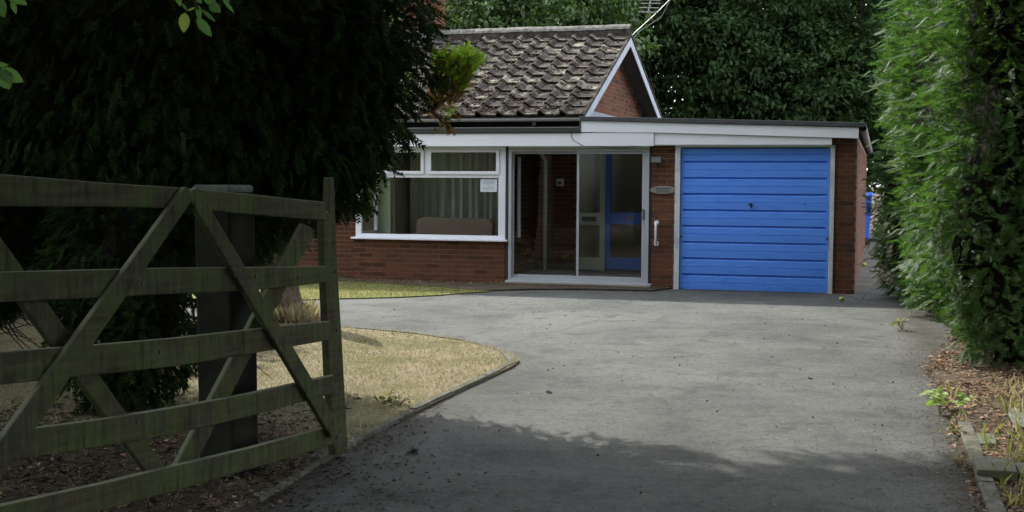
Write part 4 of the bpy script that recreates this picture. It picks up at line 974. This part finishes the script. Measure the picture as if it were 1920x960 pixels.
# bare hanging twigs at its foot
tw = MB()
rr = random.Random(3)
for i in range(46):
    side = i % 2
    a = ground(330+rr.uniform(-30, 40), 745) if side else ground(40+rr.uniform(-60, 60), 690)
    st = Vector((a[0]-0.25+rr.uniform(-.2, .2), a[1]+rr.uniform(-.1, .5), rr.uniform(0.45, 0.9))); en = Vector((a[0]+rr.uniform(0.0, 0.55), a[1]+rr.uniform(-.2, .3), rr.uniform(0.05, 0.5)))
    mid = (st+en)/2+Vector((0.02, 0, -0.12)); off = Vector((2.85, -9.5, 0)); tw.tube([st+off, mid+off, en+off], [0.010, 0.006, 0.002], 5)
tw.build('low_twigs', MT['bark'], c1, kind='stuff')
blobs2 = [((-5.6, 10.2, 3.6), (1.6, 1.6, 3.1)), ((-6.8, 11.5, 3.2), (1.8, 1.8, 3.0))]
conifer_tree('dark conifer at the far left edge beyond the gate', (-5.9, 10.6), blobs2, 70, size=(0.3, 0.5))
blobs3 = [((-6.3, 15.2, 2.6), (2.1, 1.3, 2.6)), ((-8.5, 15.5, 3.0), (2.2, 1.5, 3.0))]
conifer_tree('dark conifer between the left lawn and the bungalow', (-7.0, 15.3), blobs3, 60, size=(0.3, 0.5))

# tall tree whose trunk stands on the lawn; bare below, high crown
tb = ground(528, 604)
T2 = thing('conifer_tree', 'conifer with flared fibrous trunk at the lawn corner beside the gate stile', 'tree', (tb[0], tb[1], 0))
m = MB(); rr = random.Random(5); K = 14; ring = []
lv = [(0.0, 0.34), (0.12, 0.25), (0.35, 0.19), (0.8, 0.165), (1.5, 0.15), (2.0, 0.12), (2.5, 0.03)]
vs = []
for z, r0 in lv:
    for j in range(K):
        a = 2*math.pi*j/K; q = r0*(1+0.20*math.sin(4*a+z*0.5)+0.10*math.sin(9*a)); vs.append((q*math.cos(a)-0.10*z*(z > 2)*0.9+0.18*(z > 2), q*math.sin(a)-0.14*z*(z > 2)+0.28*(z > 2), z))
m.add(vs, [(i*K+j, i*K+(j+1) % K, (i+1)*K+(j+1) % K, (i+1)*K+j) for i in range(len(lv)-1) for j in range(K)])
m.build('trunk', MT['rotwood'], T2)
# sunlit golden bough reaching out to the right in front of the roof
def bough_pt(x, y, Z=10.2):
    d = ray(x, y); p = CP+d*(Z/d[1]); return p-np.array([-2.85, 9.5, 0])
gpos = []; rpos = []
def in_poly(x, y, poly):
    r = False
    for (x1, y1), (x2, y2) in zip(poly, poly[1:]+poly[:1]):
        if (y1 > y) != (y2 > y) and x < (x2-x1)*(y-y1)/(y2-y1)+x1: r = not r
    return r
GREEN = [(814, 108), (835, 104), (842, 116), (862, 96), (880, 92), (900, 108), (897, 125), (885, 135), (872, 160), (860, 178), (845, 150), (830, 140), (815, 130)]
RUSTY = [(815, 125), (850, 112), (880, 125), (880, 150), (862, 180), (850, 196), (820, 212), (806, 205)]
while len(gpos) < 650:
    x, y = 806+RNG.random()*100, 74+RNG.random()*110
    if in_poly(x, y, GREEN): gpos.append(bough_pt(x, y, 9.7+RNG.normal()*0.08))
while len(rpos) < 520:
    x, y = 804+RNG.random()*80, 110+RNG.random()*104
    if in_poly(x, y, RUSTY): rpos.append(bough_pt(x, y, 9.7+RNG.normal()*0.08))
for i in range(20): gpos.append(bough_pt(822+RNG.random()*22, 92+RNG.random()*60, 9.7))
for i in range(34): rpos.append(bough_pt(815+RNG.random()*34, 212+RNG.random()*30, 9.7))
for i in range(10): gpos.append(bough_pt(832+RNG.random()*16, 205+RNG.random()*14, 9.7))
for nm, pp, mt_ in (('golden_spray', gpos, MT['golden']), ('rusty_spray', rpos, MT['rust'])):
    pp = np.array(pp); k = len(pp)
    cc = bough_pt(835, 205, 9.7); rad = unit(pp-cc)
    link_mesh(nm, scatter(nm, FR_HI, pp, rad*0.9+np.array([0.1, -0.1, 0.25])+RNG.normal(size=(k, 3))*0.5, rand_dirs(k)*0.8+np.array([0, -1, 0.3]), RNG.uniform(0.04, 0.085, k)), mt_, c1)
m = MB()
for (x, y) in ((880, 100), (895, 120), (850, 105), (870, 150), (838, 130), (845, 225), (850, 240)):
    m.tube([bough_pt(780, 215, 9.4), bough_pt(808, 208, 9.6), bough_pt((800+x)/2+6, (y+220)/2, 9.7), bough_pt(x, y, 9.7)], [0.016, 0.012, 0.007, 0.002], 5)
m.build('bough', MT['bark'], c1)

# ------------------------------------------------------------------ broadleaf trees behind the bungalow
G = 'broadleaf trees behind the bungalow'
def bt(label, x, y, h, blobs, n, per, mt_, size, tr=0.2):
    broadleaf(label, (x, y, 0), h, blobs, n, per, mt_, size, G, spread=0.42, trunk_r=tr)
bt('bright green tree rising behind the ridge of the bungalow roof', -0.2, 31.5, 8.5, [((-1.6, 31.0, 6.0), (2.0, 1.8, 2.0)), ((0.8, 31.5, 6.3), (2.2, 1.8, 2.2)), ((1.9, 31, 5.2), (1.2, 1.2, 1.2))], 1000, 30, MT['leafl'], (0.10, 0.19))
bt('dark leafy tree behind the television aerial and gable end', 3.6, 34.5, 10, [((3.2, 34, 6.8), (2.6, 1.9, 2.7)), ((4.9, 34.4, 5.0), (2.2, 1.7, 2.0)), ((2.3, 34.2, 4.3), (1.3, 1.5, 1.4))], 1150, 28, MT['leafd'], (0.12, 0.22))
bt('dark leafy tree behind the middle of the garage roof', 6.6, 35.5, 10, [((6.4, 35, 6.2), (2.4, 2.0, 3.0)), ((7.6, 35, 4.0), (2.3, 1.8, 2.3)), ((5.4, 35.5, 3.6), (1.8, 1.6, 2.0))], 1250, 28, MT['leafd'], (0.13, 0.23))
bt('dark leafy tree behind the right end of the garage roof', 9.8, 36.5, 10, [((9.5, 36, 6.0), (2.3, 2.0, 3.2)), ((10.6, 36.3, 3.8), (2.4, 1.8, 2.6)), ((8.4, 36.6, 3.6), (1.6, 1.6, 2.0))], 1250, 28, MT['leafd'], (0.13, 0.23))
bt('dark leafy tree far behind the left of the roof', -3.8, 36, 9, [((-4.0, 36, 6.0), (2.8, 2, 3.0)), ((-1.0, 36.5, 5.6), (2.2, 2, 2.6))], 1000, 28, MT['leafd'], (0.13, 0.24))
bt('dark leafy tree far behind the aerial', 2.2, 41, 11, [((0.9, 41, 6.2), (2.6, 2, 3.2)), ((5.0, 42, 8.4), (3.0, 2, 2.4))], 1000, 28, MT['leafd'], (0.14, 0.26))
bt('dark leafy tree far behind the garage', 9.2, 43, 11, [((8.6, 43, 5.6), (3.2, 2, 4.2)), ((12.5, 42, 6.0), (2.4, 2, 4.2))], 1300, 28, MT['leafd'], (0.15, 0.27))
bt('leafy tree beyond the blue bin at the end of the side path', 13.2, 38, 9, [((12.6, 37.5, 3.2), (2.2, 2, 3.2)), ((14.5, 38, 5), (2.5, 2, 3.5))], 600, 26, MT['leafd'], (0.12, 0.24))
# trees over the road behind the viewer: they are what the window glass mirrors
for lb, x, h_ in (('leafy tree across the road left of the gateway', -11, 7), ('leafy tree across the road facing the gateway', -1, 5.0), ('leafy tree across the road right of the gateway', 9, 6.5)):
    broadleaf(lb, (x, -19, 0), h_, [((x-1, -18.5, h_*0.45), (3.4, 1.8, h_*0.5)), ((x+3.0, -18.5, h_*0.36), (3.2, 1.6, h_*0.42)), ((x-3.5, -18.5, 1.6), (2.6, 1.6, 1.9))], 700, 20, MT['leafl'], (0.3, 0.5), 'trees across the road', spread=0.7)
sheet('road', [(-60, -14), (60, -14), (60, -6.5), (-60, -6.5)], 0.010, MT['asphalt'])

# near tree at the left: its branch tips hang into view
nt0 = thing('broadleaf_tree', 'leafy branch tips of a near tree hanging in at the top left', 'tree', (-3.6, 2.2, 0))
MB().tube([(0, 0, -0.05), (0.1, 0.1, 2), (0.3, 0.3, 4.2), (0.6, 0.6, 5.5)], [0.2, 0.17, 0.12, 0.05], 10).build('trunk', MT['bark'], nt0)
def npt(x, y, Z): d = ray(x, y); p = CP+d*(Z/d[1]); return Vector(p)-Vector((-3.6, 2.2, 0))
m = MB(); m.tube([Vector((0.3, 0.3, 3.6)), npt(120, -420, 3.3), npt(300, -130, 3.3), npt(355, -20, 3.3), npt(372, 18, 3.3)], [0.05, 0.03, 0.012, 0.006, 0.003], 6)
m.tube([npt(300, -130, 3.3), npt(400, -40, 3.35), npt(415, 2, 3.35)], [0.008, 0.005, 0.002], 5); m.tube([Vector((0.2, 0.2, 3.0)), npt(-120, 20, 3.2), npt(-10, 128, 3.2)], [0.03, 0.008, 0.003], 6)
m.build('branch', MT['bark'], nt0)
def one_leaf(bx, by, tx, ty, Z, mt_, wid=0.5, tilt=0.0):
    a = npt(bx, by, Z); b_ = npt(tx, ty, Z+tilt); L = (b_-a).length; ax = (b_-a).normalized(); vn = Vector((0.15, -1, 0.25)).normalized(); yv = vn.cross(ax).normalized(); n = ax.cross(yv)
    N = 9; vs = []; fs = []
    for i in range(N):
        t = i/(N-1); w_ = wid*L*0.5*(math.sin(math.pi*t**0.85)**0.8 if 0 < t < 1 else 0.02); ser = 1+0.06*(i % 2)
        c = a+ax*(L*t)+n*(-0.10*L*t*t)
        vs += [c-yv*w_*ser+n*w_*0.25, c, c+yv*w_*ser+n*w_*0.25]
    for i in range(N-1):
        fs += [(3*i, 3*i+1, 3*i+4, 3*i+3), (3*i+1, 3*i+2, 3*i+5, 3*i+4)]
    mb = MB(); mb.add(vs, fs); mb.build('leaf', mt_, nt0, smooth=True)
for a in ((347, 24, 344, 61, 3.28, 'leafy', .55), (369, 34, 397, 68, 3.3, 'leafn', .42), (392, 8, 414, 22, 3.3, 'leafn', .75), (386, -12, 402, 10, 3.32, 'leafn', .8), (352, 20, 366, 14, 3.3, 'leafy', .3), (340, 6, 352, 20, 3.3, 'leafn', .3),
          (378, 18, 404, 40, 3.36, 'leafn', .22), (418, 0, 440, 24, 3.34, 'leafn', .2), (330, -20, 338, 12, 3.36, 'leafn', .4), (355, -26, 378, 6, 3.36, 'leafn', .5), (372, 10, 374, 38, 3.38, 'leafn', .4), (404, -28, 430, 4, 3.36, 'leafn', .5),
          (-4, 132, 43, 152, 3.2, 'leafn', .55), (0, 130, 17, 167, 3.2, 'leafn', .8), (-18, 122, 15, 121, 3.22, 'leafn', .35), (-10, -8, 8, 32, 3.25, 'leafn', .6), (12, -14, 50, 8, 3.25, 'leafn', .5), (22, 0, 30, 26, 3.28, 'leafn', .4), (-22, 14, 4, 22, 3.24, 'leafn', .6)):
    one_leaf(*a[:5], MT[a[5]], a[6])
cs = [((-4.2, 3.4, 5.4), (2.2, 2.0, 1.7)), ((-2.0, 1.6, 5.4), (2.2, 1.9, 1.4)), ((-5.2, 6.2, 6.0), (2.0, 2.0, 2.0)), ((-4.0, -0.8, 4.6), (2.2, 2.0, 2.2)), ((0.6, -1.6, 5.6), (2.6, 2.2, 1.5)), ((-5.6, 1.8, 2.8), (1.3, 2.2, 2.4)), ((-2.6, 4.6, 6.2), (2.3, 1.9, 1.5)), ((-0.2, 3.6, 6.4), (2.2, 2.0, 1.3)), ((-3.8, 6.8, 7.4), (2.0, 1.6, 1.2))]  # unseen crown, spread wide overhead to darken the gate and foreground
P = []; D = []
for c, r in cs:
    p, d = ellipsoid_points((c[0]+3.6, c[1]-2.2, c[2]), r, 4200, 0.3); P.append(p); D.append(d)
P = np.concatenate(P); k = len(P)
link_mesh('crown', scatter('crown', LEAF2, P, rand_dirs(k), np.array([0, 0, 1.0])+RNG.normal(size=(k, 3))*0.5, RNG.uniform(0.14, 0.24, k)), MT['leafn'], nt0)

broadleaf('unseen spreading tree added right of the entrance to block skylight', (5.6, 2.2, 0), 7.5, [((4.6, 2.4, 5.4), (2.8, 2.6, 2.2)), ((2.3, 1.6, 6.0), (2.3, 2.2, 1.5)), ((5.2, -1.5, 4.4), (2.8, 2.4, 2.8)), ((6.6, 4.6, 4.4), (2.0, 2.0, 2.4)), ((2.6, 4.2, 6.3), (2.0, 1.6, 1.2)), ((2.6, 7.6, 7.0), (2.2, 2.0, 1.2)), ((0.4, 6.2, 6.9), (2.0, 2.0, 1.1)), ((5.2, 7.4, 6.2), (1.8, 1.6, 1.5)), ((4.6, 9.6, 8.6), (2.2, 2.0, 1.2))], 3200, 24, MT['leafn'], (0.16, 0.26), spread=0.5)  # out of view, added so its crowns keep skylight off the drive
broadleaf('unseen tall tree added left of the drive, its high crown shading the entrance', (-7.4, 6.6, 0), 12, [((-4.6, 8.6, 10.2), (2.8, 2.2, 1.5)), ((-1.6, 9.6, 10.6), (2.6, 2.0, 1.3)), ((0.9, 11.2, 11.0), (2.2, 1.7, 1.1)), ((-2.4, 12.2, 10.9), (2.4, 1.6, 1.2)), ((1.8, 8.0, 10.0), (2.4, 2.0, 1.3)), ((-6.0, 4.0, 9.0), (2.4, 2.4, 2.2))], 3000, 24, MT['leafd'], (0.18, 0.28), spread=0.5, trunk_r=0.3)  # unseen high canopy added to deepen the shade on foreground and gate
broadleaf('unseen bushy tree added behind the viewer to dim the entrance', (-5.5, -4.5, 0), 7, [((-5.5, -4.5, 3.6), (3.0, 2.4, 3.5)), ((-1.8, -5.0, 5.4), (2.6, 2.0, 1.6)), ((2.0, -5.2, 5.6), (2.6, 2.0, 1.6))], 900, 22, MT['leafd'], (0.2, 0.32), spread=0.5)  # dense and unseen, put in to cut the skylight at the entrance
# ------------------------------------------------------------------ bin, slabs, apples, plants
bn = thing('wheelie_bin', 'blue lidded wheelie bin at the end of the side path', 'bin', (8.97, 33.0, 0.012), -TH)
m = MB(); m.add([(-0.23, -0.27, 0.18), (0.23, -0.27, 0.18), (0.23, 0.27, 0.18), (-0.23, 0.27, 0.18), (-0.29, -0.34, 1.27), (0.29, -0.34, 1.27), (0.29, 0.34, 1.27), (-0.29, 0.34, 1.27)], [(0, 3, 2, 1), (4, 5, 6, 7), (0, 1, 5, 4), (1, 2, 6, 5), (2, 3, 7, 6), (3, 0, 4, 7)])
m.build('body', MT['binblue'], bn, bevel=0.02)
m = MB(); m.slab([(-0.32, -0.38, 1.275), (0.32, -0.38, 1.275), (0.30, -0.30, 1.36), (-0.30, -0.30, 1.36)], (0, 0.70, 0)); m.build('lid', MT['binblue'], bn, bevel=0.02)
MB().tube([(-0.29, 0.36, 1.22), (0.29, 0.36, 1.22)], 0.018, 8).build('handle', MT['binblue'], bn)
for x in (-0.24, 0.20): MB().tube([(x, 0.22, 0.12), (x+0.05, 0.22, 0.12)], 0.11, 14).build('wheel', MT['black'], bn)
MB().box(-0.2, 0.2, -0.24, 0.2, 0.0, 0.19).build('base', MT['black'], bn)
def slab_thing(px, z, th, label):
    pts = [ground(x, y, z) for x, y in px]; c = sum(pts)/len(pts)
    m = MB(); m.slab([(p[0]-c[0], p[1]-c[1], 0) for p in pts][::-1], (0, 0, th)); o = m.build('paving_slab', MT['slab'], bevel=0.008)
    o.location = (c[0], c[1], z-th); tag(o, label, 'paving slab', 'loose paving slabs on the right verge'); return o
slab_thing([(1822, 853), (1900, 860), (1908, 884), (1832, 880)], 0.085, 0.055, 'lifted mossy paving slab lying highest on the right verge')
slab_thing([(1808, 810), (1864, 812), (1872, 832), (1818, 831)], 0.045, 0.03, 'flat paving slab half covered by grass nearer the hedge')
slab_thing([(1902, 866), (1950, 870), (1965, 896), (1911, 888)], 0.055, 0.04, 'paving slab cut off by the right edge of the picture')
slab_thing([(1888, 766), (1935, 764), (1960, 800), (1900, 800)], 0.05, 0.035, 'pale paving slab behind the long grass at the far right')
def apple(x, y, r, label):
    p = ground(x, y); m = MB(); N, K = 8, 12; vs = []
    for i in range(N+1):
        th = math.pi*i/N
        for j in range(K): vs.append((r*math.sin(th)*math.cos(2*math.pi*j/K), r*math.sin(th)*math.sin(2*math.pi*j/K), r*(0.92*math.cos(th)-0.25*math.exp(-(th/0.5)**2))))
    m.add(vs, [(i*K+j, (i+1)*K+j, (i+1)*K+(j+1) % K, i*K+(j+1) % K) for i in range(N) for j in range(K)])
    o = thing('apple', label, 'apple', (p[0], p[1], r*0.92+0.008), 0, 'fallen apples')
    m.build('fruit', MT['apple'], o, smooth=True); MB().tube([(0, 0, r*0.6), (0.004, 0, r*1.1)], 0.002, 5).build('stalk', MT['bark'], o)
apple(1578, 566, 0.036, 'yellow green fallen apple in front of the right garage pier')
apple(1620, 500, 0.045, 'fallen apple on the side path near the brick wall')
def leafy_plant(px, py, h, n, label, mt_, size, name='sapling', cat='plant', spread=0.2, grp=None):
    p = ground(px, py); t = thing(name, label, cat, (p[0], p[1], 0.02), 0, grp); m = MB(); tips = []
    for i in range(7):
        a = random.uniform(0, 6.28); e = Vector((math.cos(a)*spread*random.uniform(.3, 1), math.sin(a)*spread*random.uniform(.3, 1), h*random.uniform(.6, 1))); m.tube([(0, 0, 0), e*0.5+Vector((0, 0, 0.02)), e], [0.004, 0.003, 0.0015], 5); tips.append(e)
    m.build('stem', MT['bladeg'], t)
    P = np.array([np.array(random.choice(tips))*random.uniform(.55, 1.05)+RNG.normal(size=3)*np.array([.025, .025, .02]) for _ in range(n)])
    tpl = LEAF
    link_mesh('leaves', scatter('leaves', tpl, P, rand_dirs(n)*np.array([1, 1, .35])+np.array([0, 0, .1]), np.array([0, -0.3, 1.0])+RNG.normal(size=(n, 3))*0.35, RNG.uniform(size[0], size[1], n)), mt_, t)
leafy_plant(1762, 782, 0.15, 60, 'young plant with pale green lobed leaves at the drive edge', MT['sapling'], (0.05, 0.085))
leafy_plant(1790, 822, 0.08, 40, 'small green weed growing beside the verge slabs', MT['bladeg'], (0.02, 0.04), 'weed', 'weed', 0.09)
leafy_plant(1800, 884, 0.07, 30, 'small green weed on the right kerb', MT['bladeg'], (0.02, 0.035), 'weed', 'weed', 0.07)
leafy_plant(744, 768, 0.08, 46, 'bright green weed in the dry lawn near the kerb', MT['bladeg'], (0.03, 0.06), 'weed', 'weed', 0.14)
leafy_plant(1690, 620, 0.10, 40, 'green weed at the foot of the hedge', MT['bladeg'], (0.04, 0.06), 'weed', 'weed', 0.14)

# ------------------------------------------------------------------ grass, litter, grit
def inside(poly, X, Y):
    r = np.zeros(len(X), bool); n = len(poly)
    for i in range(n):
        x1, y1 = poly[i]; x2, y2 = poly[(i+1) % n]
        c = ((y1 > Y) != (y2 > Y)) & (X < (x2-x1)*(Y-y1)/(y2-y1+1e-12)+x1); r ^= c
    return r
def grass(name, poly, k, z, size, mt_, xr, yr, lean=0.5, dens=None):
    X = RNG.uniform(*xr, k); Y = yr[0]+(yr[1]-yr[0])*RNG.random(k)**1.25; ok = inside(poly, X, Y)
    if dens is not None: ok &= RNG.random(k) < dens(X, Y)
    X, Y = X[ok], Y[ok]; n = len(X)
    ax = unit(np.array([0, 0, 1.0])+RNG.normal(size=(n, 3))*np.array([lean, lean, 0.1]))
    me = scatter(name, BLADE, np.column_stack([X, Y, np.full(n, z)]), ax, rand_dirs(n), RNG.uniform(size[0], size[1], n))
    return link_mesh(name, me, mt_, None, kind='stuff')
lawn_poly = kerb_all+[(-12, 1.0), (-12, kerb[0][1]+0.3)]
grass('dry_grass', lawn_poly, 150000, 0.026, (0.015, 0.042), MT['blade'], (-6.2, 0.2), (4.8, 14.5), 0.9, lambda X, Y: np.where(X < -1.0, np.clip((Y-6.9+0.4*np.sin(X*5)*np.sin(Y*4))/1.8, 0.22, 1), 1.0))
grass('green_grass', [gp(*p) for p in strip_px], 26000, 0.02, (0.02, 0.05), MT['bladeg'], (-6, 0), (16.8, 20.5), 0.7)
tuft = lambda X, Y: np.clip(0.15+0.9*np.sin(X*5.3+1)*np.sin(Y*3.1), 0.02, 1)
grass('verge_grass', [(2.2, 5), (2.5, 7.2), (2.85, 8.4), (3.3, 9.8), (5, 10.2), (6, 5)], 11000, 0.028, (0.04, 0.13), MT['bladeg'], (2.2, 5), (6.0, 10.2), 0.45, lambda X, Y: np.clip((X-2.45-(Y-7)*0.25)*1.2, 0.0, 0.6)*tuft(X, Y))
grass('verge_straw', [(2.6, 5), (2.75, 7.6), (3.0, 8.6), (3.3, 9.6), (5, 10.4), (6, 5)], 4200, 0.028, (0.05, 0.17), MT['blade'], (2.5, 5), (6.0, 10.4), 0.6, lambda X, Y: np.clip((X-2.9-(Y-7)*0.18)*1.2, 0.02, 0.6))
grass('trunk_straw', [(tb[0]-0.5, tb[1]-0.55), (tb[0]+0.5, tb[1]-0.55), (tb[0]+0.5, tb[1]+0.3), (tb[0]-0.5, tb[1]+0.3)], 1600, 0.03, (0.06, 0.26), MT['blade'], (tb[0]-0.5, tb[0]+0.5), (tb[1]-0.55, tb[1]+0.3), 0.35, lambda X, Y: ((X-tb[0])**2+(Y-tb[1])**2 < 0.2))
def litter(name, X, Y, z, size, mt_):
    n = len(X); X, Y = np.asarray(X), np.asarray(Y)
    me = scatter(name, LEAF2, np.column_stack([X, Y, np.full(n, z)+RNG.random(n)*0.006]), rand_dirs(n)*np.array([1, 1, 0.12]), np.array([0, 0, 1.0])+RNG.normal(size=(n, 3))*0.28, RNG.uniform(size[0], size[1], n))
    return link_mesh(name, me, mt_, None, kind='stuff')
# along the near left kerb
k = 9000; Y = RNG.uniform(4.8, 9.2, k); kx = np.interp(Y, [p[1] for p in kerb[::-1]][:10], [p[0] for p in kerb[::-1]][:10])
X = kx+np.abs(RNG.normal(size=k))*0.34*np.clip((9.4-Y)/2.4, 0.12, 1.3)-0.03; ok = RNG.random(k) < 0.42*np.clip((9.6-Y)/3.0, 0.1, 1)*np.clip(0.55+0.5*np.sin(X*9)*np.sin(Y*7+1), 0.08, 1)
litter('leaf_litter', X[ok], Y[ok], 0.010, (0.012, 0.040), MT['darklitter'])
k = 1700; X = RNG.uniform(-3.2, -1.1, k); Y = RNG.uniform(5.0, 8.4, k); litter('lawn_litter', X, Y, 0.05, (0.02, 0.045), MT['litter'])
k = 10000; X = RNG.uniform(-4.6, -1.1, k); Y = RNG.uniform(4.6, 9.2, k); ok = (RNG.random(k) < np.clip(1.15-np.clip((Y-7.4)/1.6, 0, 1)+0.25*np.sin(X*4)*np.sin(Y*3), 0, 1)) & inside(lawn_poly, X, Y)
litter('shade_needle_litter', X[ok], Y[ok], 0.048, (0.03, 0.07), MT['darklitter'])  # dark litter packed densely, partly standing in for shade by the gate
# right verge and drive edge
k = 21000; Y = 5.6+RNG.random(k)**1.1*8.6; ex = np.interp(Y, [p[1] for p in verge[:11]], [p[0] for p in verge[:11]])
X = ex-0.06+RNG.random(k)**0.9*1.9; ok = RNG.random(k) < np.clip(0.75+0.5*np.sin(X*6+2)*np.sin(Y*5), 0.12, 1)
litter('verge_litter', X[ok], Y[ok], 0.034, (0.018, 0.060), MT['litter'])
k = 4200; Y = 6+RNG.random(k)**1.2*10.5; ex = np.interp(Y, [p[1] for p in verge[:12]], [p[0] for p in verge[:12]])
X = ex-np.abs(RNG.normal(size=k))*0.24-0.01; litter('drive_edge_litter', X, Y, 0.010, (0.006, 0.018), MT['darklitter'])
k = 2600; a = RNG.uniform(-7.7, -2.7, k); v_ = -0.04-np.abs(RNG.normal(size=k))*0.16*np.clip((-a-2.0)/3.5, .35, 1.5); W = O[None]+a[:, None]*UV+v_[:, None]*VV
litter('bed_litter', W[:, 0], W[:, 1], 0.036, (0.012, 0.045), MT['litter'])
# small stones and specks on the asphalt
k = 1500; Y = 5.6+RNG.random(k)**1.5*12; X = RNG.uniform(-2.2, 4.2, k); ok = ~inside(lawn_poly, X, Y) & (X < np.interp(Y, [p[1] for p in verge[:12]], [p[0] for p in verge[:12]]))
X, Y = X[ok], Y[ok]; n = len(X)
link_mesh('grit', scatter('grit', (ico, icf), np.column_stack([X, Y, np.full(n, 0.009)]), rand_dirs(n), rand_dirs(n), RNG.uniform(0.002, 0.006, n)), MT['stone'], None, kind='stuff')
k = 420; Y = 5.8+RNG.random(k)**1.3*11.5; X = RNG.uniform(-2.0, 4.4, k); ok = ~inside(lawn_poly, X, Y) & (X < np.interp(Y, [p[1] for p in verge[:12]], [p[0] for p in verge[:12]]))
X, Y = X[ok], Y[ok]; n = len(X); h = n//4
link_mesh('dark_grit', scatter('dark_grit', (ico, icf), np.column_stack([X[:h], Y[:h], np.full(h, 0.010)]), rand_dirs(h), rand_dirs(h), RNG.uniform(0.004, 0.011, h)), MT['moss'], None, kind='stuff')
litter('pale_scraps', X[h:], Y[h:], 0.010, (0.012, 0.035), MT['litter'])
for (x, y, s, lb) in ((1030, 739, 0.022, 'dark twisted scrap lying left of the middle of the drive'), (1519, 713, 0.018, 'small dark scrap lying on the right half of the drive'), (775, 851, 0.034, 'dark clump of debris in the shade near the gate')):
    p = ground(x, y); q = MB()
    for i in range(5): q.tube([(random.uniform(-s, s), random.uniform(-s, s), 0.004), (random.uniform(-s, s), random.uniform(-s, s), s*0.7)], s*0.28, 6)
    o = q.build('debris', MT['dark']); o.location = (p[0], p[1], 0.008); tag(o, lb, 'debris')
